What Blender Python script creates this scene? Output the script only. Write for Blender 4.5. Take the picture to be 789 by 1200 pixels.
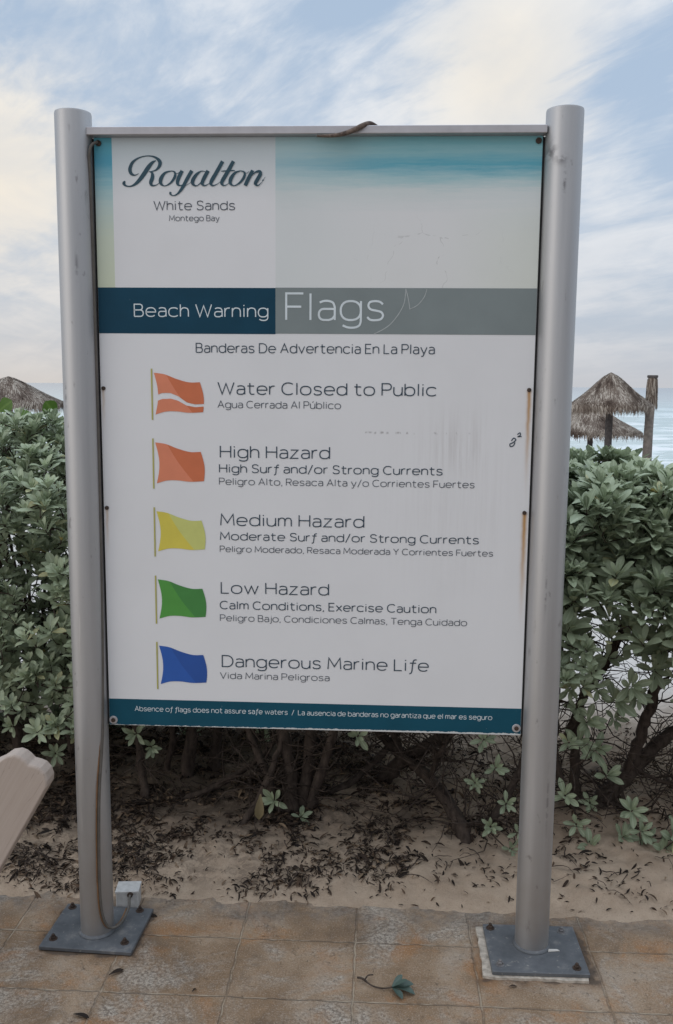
import bpy, math, random
import numpy as np
from mathutils import Vector, Matrix

for o in list(bpy.data.objects):
    bpy.data.objects.remove(o)
random.seed(7)
RS = np.random.RandomState(11)
S = bpy.context.scene
COL = S.collection
rad = math.radians

# ------------------------------------------------------------------ camera
cam = bpy.data.cameras.new("camera")
cam.sensor_fit = 'VERTICAL'
cam.sensor_height = 36.0
cam.lens = 1068.66 / 1200 * 36.0
cam.clip_start = 0.05
cam.clip_end = 30000
co = bpy.data.objects.new("camera", cam)
COL.objects.link(co)
_r = Vector((0.99875151, 0.04928031, 0.00817711))
_u = Vector((-0.01489003, 0.13743483, 0.99039889))
_f = Vector((-0.04768335, 0.98928415, -0.13799702))
m3 = Matrix((_r, _u, -_f)).transposed()
co.matrix_world = Matrix.Translation((0.18973, -2.59061, 1.69696)) @ m3.to_4x4()
S.camera = co

# ------------------------------------------------------------------ node helper
class NB:
    def __init__(s, nt):
        s.nt = nt
        s.L = nt.links
    def n(s, t, **kw):
        x = s.nt.nodes.new(t)
        for k, v in kw.items():
            setattr(x, k, v)
        return x
    def put(s, sock, v):
        if v is None:
            return
        if isinstance(v, bpy.types.NodeSocket):
            s.L.new(v, sock)
        elif isinstance(v, (tuple, list)) and len(v) == 3 and sock.type == 'RGBA':
            sock.default_value = (*v, 1)
        else:
            sock.default_value = v
    def m(s, op, a, b=None, c=None, clamp=False):
        x = s.n('ShaderNodeMath', operation=op, use_clamp=clamp)
        s.put(x.inputs[0], a); s.put(x.inputs[1], b); s.put(x.inputs[2], c)
        return x.outputs[0]
    def v(s, op, a, b=None):
        x = s.n('ShaderNodeVectorMath', operation=op)
        s.put(x.inputs[0], a); s.put(x.inputs[1], b)
        return x.outputs['Value'] if op in ('DOT_PRODUCT', 'LENGTH') else x.outputs[0]
    def mix(s, f, a, b, mode='MIX'):
        x = s.n('ShaderNodeMix', data_type='RGBA', blend_type=mode)
        s.put(x.inputs[0], f); s.put(x.inputs[6], a); s.put(x.inputs[7], b)
        return x.outputs[2]
    def ss(s, x_, lo, hi, a=0.0, b=1.0):
        x = s.n('ShaderNodeMapRange', interpolation_type='SMOOTHSTEP')
        s.put(x.inputs[0], x_)
        for i, q in enumerate((lo, hi, a, b)):
            s.put(x.inputs[i + 1], q)
        return x.outputs[0]
    def noise(s, vec, scale, detail=4, rough=0.55, dist=0.0):
        x = s.n('ShaderNodeTexNoise')
        s.put(x.inputs['Vector'], vec); x.inputs['Scale'].default_value = scale
        x.inputs['Detail'].default_value = detail; x.inputs['Roughness'].default_value = rough
        x.inputs['Distortion'].default_value = dist
        return x.outputs[0]
    def scale(s, vec, sc):
        x = s.n('ShaderNodeMapping')
        s.put(x.inputs[0], vec); x.inputs['Scale'].default_value = sc
        return x.outputs[0]
    def xyz(s, vec):
        x = s.n('ShaderNodeSeparateXYZ'); s.put(x.inputs[0], vec)
        return x.outputs
    def comb(s, a, b, c):
        x = s.n('ShaderNodeCombineXYZ')
        for i, q in enumerate((a, b, c)):
            s.put(x.inputs[i], q)
        return x.outputs[0]
    def ramp(s, f, stops, interp='LINEAR'):
        x = s.n('ShaderNodeValToRGB'); s.put(x.inputs[0], f)
        r = x.color_ramp; r.interpolation = interp
        while len(r.elements) < len(stops):
            r.elements.new(0.5)
        for e, (p, c) in zip(r.elements, stops):
            e.position = p; e.color = (*c, 1) if len(c) == 3 else c
        return x.outputs[0]
    def bump(s, h, strength=0.3, dist=0.01):
        x = s.n('ShaderNodeBump'); s.put(x.inputs['Height'], h)
        x.inputs['Strength'].default_value = strength; x.inputs['Distance'].default_value = dist
        return x.outputs[0]
    def gauss(s, x_, c, w):
        d = s.m('DIVIDE', s.m('SUBTRACT', x_, c), w)
        return s.m('POWER', 2.71828, s.m('MULTIPLY', s.m('MULTIPLY', d, d), -1.0))

def material(name):
    m = bpy.data.materials.new(name); m.use_nodes = True
    nb = NB(m.node_tree)
    b = m.node_tree.nodes['Principled BSDF']
    nb.b = b
    return m, nb
def obj_co(nb):
    return nb.n('ShaderNodeTexCoord').outputs['Object']
def simple(name, col, rough=0.6, metal=0.0, var=0.12, scale=30, spec=0.5, bump=0.0):
    m, nb = material(name)
    c = obj_co(nb)
    n = nb.noise(c, scale, 5)
    lo = tuple(x * (1 - var) for x in col); hi = tuple(min(1, x * (1 + var)) for x in col)
    nb.put(nb.b.inputs['Base Color'], nb.ramp(n, [(0.3, lo), (0.7, hi)]))
    nb.b.inputs['Roughness'].default_value = rough
    nb.b.inputs['Metallic'].default_value = metal
    nb.b.inputs['Specular IOR Level'].default_value = spec
    if bump:
        nb.put(nb.b.inputs['Normal'], nb.bump(n, bump, 0.004))
    return m

# ------------------------------------------------------------------ sky and sun
SUN_EL, SUN_AZ = rad(14), rad(238)     # azimuth clockwise from +Y: left of and behind the camera
W = bpy.data.worlds.new("World"); S.world = W; W.use_nodes = True
nt = W.node_tree
for n_ in list(nt.nodes):
    nt.nodes.remove(n_)
nb = NB(nt)
out = nb.n('ShaderNodeOutputWorld'); bg = nb.n('ShaderNodeBackground')
nt.links.new(bg.outputs[0], out.inputs[0])
d = nb.v('NORMALIZE', nb.n('ShaderNodeTexCoord').outputs['Generated'])
dx, dy, dz = nb.xyz(d)[:3]
sky = nb.n('ShaderNodeTexSky', sky_type='NISHITA')
sky.sun_disc = False; sky.sun_elevation = SUN_EL; sky.sun_rotation = SUN_AZ
sky.air_density = 1.0; sky.dust_density = 1.2; sky.ozone_density = 1.5
def blob(px, py, k):
    """soft patch of sky centred on a compass direction, k = width in tangent units"""
    v = Vector(((px - 394.5) / 1068.66, 1.0, (450 - py) / 1068.66)).normalized()
    az = Matrix.Rotation(0.0482, 3, 'Z')
    v = az @ v
    dd = nb.m('SUBTRACT', 1.0, nb.v('DOT_PRODUCT', d, tuple(v)))
    return nb.m('POWER', 2.71828, nb.m('MULTIPLY', dd, -1.0 / (k * k * 0.5)))
zc = nb.m('ADD', nb.m('MAXIMUM', dz, 0.0), 0.16)
pu = nb.m('DIVIDE', dx, zc); pv = nb.m('DIVIDE', dy, zc)
# streaky cirrus: plane coordinates turned so that the streaks run down to the right
pr = nb.m('ADD', nb.m('MULTIPLY', pu, 0.80), nb.m('MULTIPLY', pv, 0.60))
ps = nb.m('ADD', nb.m('MULTIPLY', pu, -0.60), nb.m('MULTIPLY', pv, 0.80))
q1 = nb.comb(nb.m('MULTIPLY', pr, 2.0), nb.m('MULTIPLY', ps, 0.8), 0.37)
warp = nb.noise(q1, 0.9, 3)
n1 = nb.noise(nb.v('ADD', q1, nb.comb(nb.m('MULTIPLY', warp, 1.6), nb.m('MULTIPLY', warp, 0.7), 0.0)), 1.0, 7, 0.60)
q2 = nb.comb(nb.m('MULTIPLY', pu, 2.2), nb.m('MULTIPLY', pv, 1.4), 3.1)
n2 = nb.noise(q2, 1.5, 6, 0.55, 0.4)
cl = nb.m('ADD', nb.m('MULTIPLY', n1, 0.68), nb.m('MULTIPLY', n2, 0.32))
def add(a, b, k):
    return nb.m('ADD', a, nb.m('MULTIPLY', b, k))
for px, py, k, a in ((580, 105, .085, .18), (640, 20, .16, .10), (250, 25, .06, .05), (15, 205, .10, .24),
                     (110, 8, .03, .09), (70, 90, .10, -.09), (735, 125, .06, -.16), (390, 40, .07, -.05),
                     (190, 110, .08, -.06), (720, 235, .08, .06), (300, 110, .06, .04)):
    cl = add(cl, blob(px, py, k), a)
lowhaze = nb.m('POWER', 2.71828, nb.m('MULTIPLY', nb.m('MAXIMUM', dz, 0.0), -9.0))
n3 = nb.noise(nb.comb(nb.m('MULTIPLY', pr, 7.0), nb.m('MULTIPLY', ps, 2.2), 9.0), 1.0, 6, 0.62, 0.6)
n4 = nb.noise(nb.comb(nb.m('MULTIPLY', pr, 20.0), nb.m('MULTIPLY', ps, 7.0), 4.0), 1.0, 5, 0.6, 0.8)
hi = nb.ss(dz, 0.06, 0.30, 0.25, 1.0)
cl = add(add(cl, nb.m('MULTIPLY', nb.m('SUBTRACT', n3, 0.5), hi), 0.36), nb.m('MULTIPLY', nb.m('SUBTRACT', n4, 0.5), hi), 0.12)
mask = nb.ss(cl, 0.38, 0.66)
# hazy air along the horizon: warmer to the left, cool grey to the right
side = nb.ss(dx, -0.35, 0.35)
hz = nb.mix(side, (0.66, 0.62, 0.585), (0.56, 0.57, 0.60))
sc = nb.n('ShaderNodeVectorMath', operation='SCALE'); nb.put(sc.inputs[0], sky.outputs[0]); sc.inputs['Scale'].default_value = 0.075
tint = nb.mix(0.82, sc.outputs[0], (0.48, 0.615, 0.80))
warm = nb.m('ADD', nb.m('MULTIPLY', blob(575, 105, .09), 0.9), nb.m('MULTIPLY', blob(10, 215, .12), 1.0), clamp=True)
ccol = nb.mix(warm, (0.84, 0.87, 0.91), (1.0, 0.91, 0.77))
ccol = nb.mix(nb.ss(n2, 0.35, 0.7), nb.mix(0.35, ccol, (0.58, 0.64, 0.72)), ccol)
c1 = nb.mix(nb.m('MULTIPLY', mask, 0.92), tint, ccol)
c2 = nb.mix(nb.m('MULTIPLY', lowhaze, 0.95), c1, hz)
# light from behind the camera: open and a little brighter to the left, dimmer to the right
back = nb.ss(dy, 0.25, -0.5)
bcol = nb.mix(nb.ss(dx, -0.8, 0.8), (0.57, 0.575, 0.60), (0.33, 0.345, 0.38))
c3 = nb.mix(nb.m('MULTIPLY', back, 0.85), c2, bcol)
# added gain on the unseen zenith, lifting light on foliage and ground
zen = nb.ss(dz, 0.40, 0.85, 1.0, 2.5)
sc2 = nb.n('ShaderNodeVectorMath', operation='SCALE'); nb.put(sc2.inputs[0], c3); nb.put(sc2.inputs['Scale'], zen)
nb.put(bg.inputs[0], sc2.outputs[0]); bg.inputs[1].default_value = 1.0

sun = bpy.data.lights.new("sun", 'SUN'); sun.energy = 0.5; sun.angle = rad(35); sun.color = (1.0, 0.93, 0.85)
so = bpy.data.objects.new("sun", sun); COL.objects.link(so)
sd = Vector((math.sin(SUN_AZ) * math.cos(SUN_EL), math.cos(SUN_AZ) * math.cos(SUN_EL), math.sin(SUN_EL)))
so.rotation_euler = sd.to_track_quat('Z', 'Y').to_euler()

vs = S.view_settings
vs.view_transform = 'Standard'; vs.look = 'None'; vs.exposure = 0.0; vs.gamma = 1.0; vs.use_curve_mapping = False
S.render.engine = 'CYCLES'
S.cycles.max_bounces = 6; S.cycles.diffuse_bounces = 3; S.cycles.glossy_bounces = 3; S.cycles.transmission_bounces = 3
S.cycles.use_denoising = True

# ------------------------------------------------------------------ object helpers
def tag(o, label=None, cat=None, group=None, kind=None):
    if label: o['label'] = label
    if cat: o['category'] = cat
    if group: o['group'] = group
    if kind: o['kind'] = kind
    return o
def empty(name, loc, label, cat, group=None):
    o = bpy.data.objects.new(name, None); o.empty_display_size = 0.1
    o.location = loc; COL.objects.link(o)
    return tag(o, label, cat, group)
def link(name, me, mats, parent=None, smooth=False):
    for m_ in (mats if isinstance(mats, (list, tuple)) else [mats]):
        me.materials.append(m_)
    if smooth:
        me.polygons.foreach_set('use_smooth', np.ones(len(me.polygons), dtype=bool))
    o = bpy.data.objects.new(name, me); COL.objects.link(o)
    if parent:
        o.parent = parent
        o.matrix_parent_inverse = Matrix.Identity(4)
        loc = Vector((0, 0, 0)); p = parent
        while p:
            loc += p.location; p = p.parent
        me.transform(Matrix.Translation(-loc))      # vertices are given in world metres
    return o
class MB:
    def __init__(s):
        s.v = []; s.f = []; s.mi = []
    def add(s, v, f, mi=0):
        n = len(s.v); s.v += [tuple(x) for x in v]; s.f += [tuple(i + n for i in q) for q in f]; s.mi += [mi] * len(f)
        return s
    def box(s, c, h, bev=0.0, rot=None, mi=0):
        x, y, z = h; b = min(bev, x * .9, y * .9, z * .9)
        if b <= 0:
            v = [(i * x, j * y, k * z) for k in (-1, 1) for i, j in ((-1, -1), (1, -1), (1, 1), (-1, 1))]
            f = [(3, 2, 1, 0), (4, 5, 6, 7), (0, 1, 5, 4), (1, 2, 6, 5), (2, 3, 7, 6), (3, 0, 4, 7)]
        else:
            v = []
            for zz, ins in ((-z, b), (-z + b, 0), (z - b, 0), (z, b)):
                X, Y = x - ins, y - ins
                v += [(-X + b, -Y, zz), (X - b, -Y, zz), (X, -Y + b, zz), (X, Y - b, zz), (X - b, Y, zz), (-X + b, Y, zz), (-X, Y - b, zz), (-X, -Y + b, zz)]
            f = [tuple(range(7, -1, -1)), tuple(range(24, 32))]
            for r in range(3):
                for i in range(8):
                    f.append((r * 8 + i, r * 8 + (i + 1) % 8, r * 8 + 8 + (i + 1) % 8, r * 8 + 8 + i))
        R_ = rot or Matrix.Identity(3)
        return s.add([R_ @ Vector(q) + Vector(c) for q in v], f, mi)
    def lathe(s, c, prof, n=24, mi=0):
        v = []; f = []
        for r_, z_ in prof:
            v += [(c[0] + r_ * math.cos(2 * math.pi * i / n), c[1] + r_ * math.sin(2 * math.pi * i / n), c[2] + z_) for i in range(n)]
        for k in range(len(prof) - 1):
            for i in range(n):
                f.append((k * n + i, k * n + (i + 1) % n, k * n + n + (i + 1) % n, k * n + n + i))
        f.append(tuple(range(n - 1, -1, -1))); f.append(tuple((len(prof) - 1) * n + i for i in range(n)))
        return s.add(v, f, mi)
    def tube(s, pts, radii, n=8, mi=0):
        pts = [Vector(p) for p in pts]
        if not isinstance(radii, (list, tuple)): radii = [radii] * len(pts)
        v = []; f = []; up = Vector((0.13, 0.2, 1)).normalized(); a = None
        for i, p in enumerate(pts):
            t = (pts[min(i + 1, len(pts) - 1)] - pts[max(i - 1, 0)]).normalized()
            if a is None:
                a = t.cross(up)
                if a.length < 1e-3: a = t.cross(Vector((1, 0, 0)))
            a = (a - t * a.dot(t)).normalized(); b = t.cross(a)
            v += [p + (a * math.cos(2 * math.pi * k / n) + b * math.sin(2 * math.pi * k / n)) * radii[i] for k in range(n)]
        for i in range(len(pts) - 1):
            for k in range(n):
                f.append((i * n + k, i * n + (k + 1) % n, i * n + n + (k + 1) % n, i * n + n + k))
        f.append(tuple(range(n - 1, -1, -1))); f.append(tuple((len(pts) - 1) * n + k for k in range(n)))
        return s.add(v, f, mi)
    def build(s, name, mats, parent=None, smooth=False):
        me = bpy.data.meshes.new(name); me.from_pydata(s.v, [], s.f)
        me.polygons.foreach_set('material_index', s.mi); me.update()
        return link(name, me, mats, parent, smooth)
def catmull(P, n=6):
    P = [np.array(p, float) for p in P]
    out_ = []
    for i in range(len(P) - 1):
        p0 = P[max(i - 1, 0)]; p1 = P[i]; p2 = P[i + 1]; p3 = P[min(i + 2, len(P) - 1)]
        for k in range(n):
            t = k / n
            out_.append(0.5 * (2 * p1 + (p2 - p0) * t + (2 * p0 - 5 * p1 + 4 * p2 - p3) * t * t + (3 * p1 - p0 - 3 * p2 + p3) * t ** 3))
    out_.append(P[-1])
    return [tuple(q) for q in out_]

# ------------------------------------------------------------------ materials of the sign
m_post, nb = material("galvanised_steel")
c = obj_co(nb)
st = nb.noise(nb.scale(c, (30, 30, 1.2)), 1.0, 5)
sp = nb.noise(nb.scale(c, (1, 1, .5)), 38, 3)
cc = nb.ramp(st, [(0.25, (0.40, 0.40, 0.405)), (0.75, (0.50, 0.50, 0.505))])
cc = nb.mix(nb.m('MULTIPLY', nb.ss(sp, 0.66, 0.76), 0.55), cc, (0.16, 0.15, 0.15))
scf = nb.noise(nb.scale(c, (1, 1, .22)), 26, 6, 0.7)
cc = nb.mix(nb.ss(scf, 0.62, 0.72, 0, 0.45), cc, (0.20, 0.19, 0.185))
cc = nb.mix(nb.ss(nb.noise(nb.scale(c, (1, 1, .08)), 60, 3), 0.66, 0.74, 0, 0.35), cc, (0.62, 0.62, 0.61))
X, Y_, Z = nb.xyz(c)[:3]
for sx_, sz_, w_, h_, a_ in ((0.630, 2.315, .012, .02, .7), (0.655, 2.292, .014, .012, .6), (0.665, 2.235, .004, .03, .7), (-0.655, 2.02, .004, .03, .5), (-0.70, 1.66, .003, .03, .6), (0.66, 1.12, .003, .05, .5), (0.69, 0.5, .004, .09, .4)):
    cc = nb.mix(nb.m('MULTIPLY', nb.m('MULTIPLY', nb.gauss(X, sx_, w_), nb.gauss(Z, sz_, h_)), nb.m('MULTIPLY', nb.ss(nb.noise(c, 55, 4), .38, .55), a_)), cc, (0.10, 0.095, 0.10))
low = nb.ss(nb.xyz(c)[2], 0.5, 0.0)
cc = nb.mix(nb.m('MULTIPLY', nb.m('MULTIPLY', low, nb.noise(c, 14, 5)), 0.7), cc, (0.30, 0.26, 0.22))
nb.put(nb.b.inputs['Base Color'], cc)
nb.b.inputs['Metallic'].default_value = 0.8
nb.put(nb.b.inputs['Roughness'], nb.ss(st, 0.2, 0.8, 0.44, 0.58))
nb.put(nb.b.inputs['Normal'], nb.bump(nb.noise(c, 90, 3), 0.04, 0.002))

m_rail = simple("aluminium_rail", (0.50, 0.49, 0.51), 0.42, 0.5, 0.08, 25)
m_plate, nb = material("grey_steel_plate")
c = obj_co(nb)
n_ = nb.noise(c, 16, 6, 0.65)
cc = nb.ramp(n_, [(0.3, (0.078, 0.085, 0.094)), (0.58, (0.125, 0.133, 0.143)), (0.74, (0.25, 0.24, 0.23))])
cc = nb.mix(nb.ss(nb.noise(c, 70, 4), 0.62, 0.74, 0, 0.6), cc, (0.36, 0.34, 0.31))
nb.put(nb.b.inputs['Base Color'], cc); nb.b.inputs['Roughness'].default_value = 0.55; nb.b.inputs['Metallic'].default_value = 0.15
m_rust = simple("rusty_bolt", (0.06, 0.04, 0.03), 0.7, 0.3, 0.5, 90)
m_bolt = simple("grey_bolt", (0.24, 0.23, 0.23), 0.5, 0.6, 0.3, 90)
m_mortar = simple("mortar", (0.42, 0.37, 0.31), 0.95, 0, 0.35, 60, 0.2, 0.6)
m_ink = simple("dark_slate_vinyl", (0.028, 0.055, 0.085), 0.45, 0, 0.1, 15)
m_inkgrey = simple("slate_grey_vinyl", (0.075, 0.09, 0.115), 0.45, 0, 0.12, 15)
m_white = simple("white_vinyl", (0.66, 0.74, 0.78), 0.45, 0, 0.08, 15)
m_logo = simple("deep_teal_vinyl", (0.016, 0.062, 0.092), 0.42, 0, 0.12, 20)
m_grey = simple("grey_band_vinyl", (0.205, 0.245, 0.250), 0.40, 0, 0.07, 6)
m_scratch = simple("pale_scratch", (0.42, 0.46, 0.47), 0.6, 0, 0.2, 60)

def weathered(name, col, chips):
    m, nb = material(name); c = obj_co(nb)
    n = nb.noise(c, 7, 5)
    cc = nb.ramp(n, [(0.3, tuple(q * .88 for q in col)), (0.7, tuple(q * 1.12 for q in col))])
    cc = nb.mix(nb.ss(nb.noise(c, 120, 2), 0.74, 0.80, 0, 0.5), cc, (0.5, 0.56, 0.58))
    if chips:
        z = nb.xyz(c)[2]; x = nb.xyz(c)[0]
        edge = nb.m('ADD', nb.m('MULTIPLY', nb.noise(nb.scale(c, (1, 1, .4)), 40, 5, 0.75), 0.014), nb.ss(x, -0.55, 0.2, -0.0070, -0.0035))
        chip = nb.m('GREATER_THAN', edge, nb.m('SUBTRACT', z, 0.682))
        cc = nb.mix(nb.m('MULTIPLY', chip, .9), cc, (0.66, 0.68, 0.68))
    nb.put(nb.b.inputs['Base Color'], cc); nb.b.inputs['Roughness'].default_value = 0.5; nb.b.inputs['Specular IOR Level'].default_value = 0.18
    return m
m_navy = weathered("navy_band_vinyl", (0.007, 0.052, 0.092), False)
m_foot = weathered("footer_band_vinyl", (0.008, 0.075, 0.118), True)

m_panel, nb = material("printed_sign_panel")
c = obj_co(nb); X, Y_, Z = nb.xyz(c)[:3]
WHITE = (0.755, 0.770, 0.792)
nz = nb.noise(nb.scale(c, (5.0, 1, 60)), 1.0, 7, 0.72)
zz = nb.m('ADD', Z, nb.m('MULTIPLY', nb.m('SUBTRACT', nz, 0.5), 0.075))
t = nb.m('DIVIDE', nb.m('SUBTRACT', zz, 1.96), 0.41, clamp=True)
seaR = nb.ramp(t, [(0.0, (0.735, 0.755, 0.755)), (0.50, (0.735, 0.755, 0.77)), (0.64, (0.63, 0.70, 0.71)), (0.72, (0.38, 0.58, 0.62)),
                   (0.81, (0.10, 0.38, 0.49)), (0.89, (0.24, 0.47, 0.52)), (0.95, (0.17, 0.42, 0.48)), (1.0, (0.20, 0.42, 0.46))])
seaL = nb.ramp(t, [(0.0, (0.62, 0.68, 0.52)), (0.35, (0.60, 0.68, 0.56)), (0.55, (0.50, 0.64, 0.62)), (0.70, (0.28, 0.52, 0.58)),
                   (0.83, (0.075, 0.34, 0.47)), (0.95, (0.085, 0.36, 0.46)), (1.0, (0.07, 0.30, 0.38))])
wd = nb.ss(X, 0.30, 0.62, 0.0, 0.45)
sea = nb.mix(nb.m('MULTIPLY', wd, nb.ss(Z, 2.22, 2.15)), seaR, nb.mix(0.5, seaL, (0.66, 0.72, 0.66)))
sea = nb.mix(nb.ss(X, 0.30, -0.15, 0, 0.42), sea, (0.60, 0.67, 0.68))
sea = nb.mix(nb.ss(X, -0.40, -0.55), sea, seaL)
inbox = nb.m('MULTIPLY', nb.m('GREATER_THAN', X, -0.5628), nb.m('LESS_THAN', X, -0.1102))
boxc = nb.mix(nb.ss(Z, 2.18, 2.36, 0.0, 0.85), WHITE, (0.47, 0.56, 0.60))
prt = nb.mix(inbox, sea, boxc)
cc = nb.mix(nb.m('GREATER_THAN', Z, 1.963), WHITE, prt)
# mottled ageing
cc = nb.mix(nb.ss(nb.noise(c, 3.2, 5), 0.40, 0.75, 0, 0.10), cc, (0.45, 0.46, 0.46))
# vertical grime streaks right of the wording
stk = nb.noise(nb.scale(c, (75, 1, 3.5)), 1.0, 5, 0.65)
gm = nb.m('MULTIPLY', nb.gauss(X, 0.41, 0.085), nb.gauss(Z, 1.53, 0.075))
gm2 = nb.m('MULTIPLY', nb.gauss(X, 0.40, 0.18), nb.gauss(Z, 1.36, 0.22))
g = nb.m('ADD', nb.m('MULTIPLY', gm, 0.26), nb.m('MULTIPLY', gm2, 0.11))
cc = nb.mix(nb.m('MULTIPLY', g, nb.ss(stk, 0.38, 0.72)), cc, (0.33, 0.30, 0.29))
dash = nb.m('MULTIPLY', nb.gauss(nb.m('ADD', Z, nb.m('MULTIPLY', nb.noise(c, 60, 2), 0.006)), 1.567, 0.0028),
            nb.m('MULTIPLY', nb.ss(nb.noise(nb.scale(c, (70, 1, 20)), 1.0, 3), 0.52, 0.62), nb.m('MULTIPLY', nb.ss(X, 0.10, 0.16), nb.ss(X, 0.45, 0.42))))
cc = nb.mix(nb.m('MULTIPLY', dash, 0.65), cc, (0.22, 0.21, 0.21))
# fine dark specks
cc = nb.mix(nb.ss(nb.noise(c, 150, 2), 0.775, 0.80, 0, 0.6), cc, (0.25, 0.24, 0.24))
# wandering hairline cracks above the grey band
vor = nb.n('ShaderNodeTexVoronoi', feature='DISTANCE_TO_EDGE'); nb.put(vor.inputs['Vector'], nb.v('ADD', c, nb.comb(nb.m('MULTIPLY', nb.noise(c, 9, 3), 0.16), 0.0, nb.m('MULTIPLY', nb.noise(c, 8, 3), 0.11)))); vor.inputs['Scale'].default_value = 6.5
crk = nb.m('MULTIPLY', nb.m('LESS_THAN', vor.outputs[0], 0.007), nb.m('MULTIPLY', nb.gauss(X, 0.32, 0.13), nb.gauss(Z, 2.05, 0.075)))
cc = nb.mix(nb.m('MULTIPLY', nb.m('MULTIPLY', crk, 0.65), nb.ss(nb.noise(c, 40, 2), 0.48, 0.58)), cc, (0.30, 0.31, 0.31))
# rust runs under the side screws
def rust(x0, z0, ln, a, w=0.0045):
    global cc
    dzz = nb.m('SUBTRACT', z0, Z)
    along = nb.m('MULTIPLY', nb.ss(dzz, -0.004, 0.004), nb.ss(dzz, ln, 0.0))
    wob = nb.m('ADD', X, nb.m('MULTIPLY', nb.m('SUBTRACT', nb.noise(nb.scale(c, (1, 1, 6)), 5, 2), 0.5), 0.006))
    s_ = nb.m('MULTIPLY', along, nb.gauss(wob, x0, w))
    cc = nb.mix(nb.m('MULTIPLY', s_, a), cc, (0.47, 0.26, 0.09))
rust(-0.6049, 1.682, 0.14, 0.45, 0.004); rust(-0.6035, 1.338, 0.16, 0.5, 0.004)
rust(0.6008, 1.687, 0.32, 0.95, 0.0055); rust(0.6004, 1.341, 0.36, 1.0, 0.0065)
nb.put(nb.b.inputs['Base Color'], cc)
nb.b.inputs['Roughness'].default_value = 0.38
nb.b.inputs['Specular IOR Level'].default_value = 0.4
nb.put(nb.b.inputs['Normal'], nb.bump(nb.noise(c, 2.2, 2), 0.06, 0.01))

# ------------------------------------------------------------------ the sign
sign = empty("beach_warning_sign", (0, 0, 0), "tall white beach warning flags board held between two grey steel posts", "sign")
PX = 0.6685
posts = []
for sx in (-1, 1):
    mb = MB(); mb.lathe((sx * PX, 0, 0.012), [(0.05, 0), (0.05, 2.413), (0.0488, 2.418), (0.0455, 2.4196), (0.0445, 2.412)], 48)
    post = mb.build("post", m_post, sign, True); posts.append(post)
    md = post.modifiers.new("edge", 'EDGE_SPLIT'); md.split_angle = rad(45)
# base plates
for sx, pc, half in ((-1, (-0.671, 0.014), (0.1430, 0.116)), (1, (0.6735, -0.021), (0.1405, 0.118))):
    R_ = Matrix.Rotation(rad(-2.5 if sx < 0 else 0.6), 3, 'Z')
    pm = MB(); pm.box((pc[0], pc[1], 0.008 if sx < 0 else 0.014), (half[0], half[1], 0.006), 0.0015, R_)
    pl = pm.build("base_plate", m_plate, sign)
    if sx > 0:
        pl['label'] = "blue-grey base plate on a ragged mortar bed"
        mm = MB()
        n = 40; ring = []
        for i in range(n):
            a = 2 * math.pi * i / n; ca, sa = math.cos(a), math.sin(a)
            k = 1 / max(abs(ca), abs(sa))
            ring.append((pc[0] - 0.012 + ca * k * (half[0] + 0.010 + random.uniform(-.003, .005)), pc[1] - 0.003 + sa * k * (half[1] + 0.006 + random.uniform(-.005, .006))))
        v = [(x, y, -0.002) for x, y in ring] + [(x * 0.995 + pc[0] * .005, y * .995 + pc[1] * .005, 0.0075) for x, y in ring]
        mm.add(v, [(i, (i + 1) % n, n + (i + 1) % n, n + i) for i in range(n)] + [tuple(range(n, 2 * n))])
        mm.build("mortar_bed", m_mortar, pl)
    # weld collar at the foot of the tube
    wm = MB(); zt = 0.014 if sx < 0 else 0.020
    wm.lathe((sx * PX, 0, zt), [(0.057, -0.001), (0.056, 0.003), (0.0515, 0.008), (0.0495, 0.009)], 40)
    wm.build("weld_collar", m_plate, pl, True)
    spots = ((-0.788, -0.056), (-0.565, -0.063), (-0.786, 0.113), (-0.564, 0.108)) if sx < 0 else ((0.553, 0.073), (0.771, 0.068), (0.560, -0.107), (0.782, -0.111))
    for k, (x, y) in enumerate(spots):
        bm_ = MB()
        bm_.lathe((x, y, zt - 0.001), [(0.013, 0), (0.013, 0.0025), (0.006, 0.003)], 20)
        bm_.lathe((x, y, zt + 0.0015), [(0.0085, 0), (0.0085, 0.007), (0.0075, 0.008)], 6)
        bm_.lathe((x, y, zt + 0.009), [(0.0048, -0.002), (0.0048, 0.006), (0.004, 0.007)], 12)
        bm_.build("anchor_bolt", m_bolt if (sx > 0 and k in (1, 2)) else m_rust, pl)
# panel
pm = MB(); PWX = 0.6125; ZB, ZT = 0.680, 2.3655
pm.box((0, 0.004, (ZB + ZT) / 2), (PWX, 0.004, (ZT - ZB) / 2), 0.0008)
panel = pm.build("panel", m_panel, sign)
rm = MB()
rm.box((-0.003, 0.001, 2.3770), (0.6225, 0.026, 0.0105), 0.0015)
rail = rm.build("top_rail", m_rail, sign)
fm = MB()
for z in (0.74, 1.52, 2.30):
    fm.box((0, 0.0205, z), (0.604, 0.012, 0.02), 0.002)
for x in (-0.598, 0.598):
    fm.box((x, 0.0465, 1.52), (0.016, 0.0135, 0.80), 0.002)
fm.build("back_frame", m_rail, sign)
m_dark = simple('black_gap_shade', (0.03, 0.03, 0.032), 0.7)
for x in (-0.6145, 0.6145):
    cm_ = MB(); cm_.box((x, 0.0145, 1.5225), (0.0068, 0.0055, 0.842), 0.001); cm_.build('gap_shade_strip', m_dark, sign)  # black strips added behind the side gaps to make them read as shade
def flat_rect(name, x0, x1, z0, z1, y, mat):
    mb = MB(); mb.add([(x0, y, z0), (x1, y, z0), (x1, y, z1), (x0, y, z1)], [(0, 1, 2, 3)])
    return mb.build(name, mat, panel)
flat_rect("navy_band", -0.6118, -0.1105, 1.8365, 1.9630, -0.0006, m_navy)
flat_rect("grey_band", -0.1105, 0.6118, 1.8380, 1.9640, -0.0005, m_grey)
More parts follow.
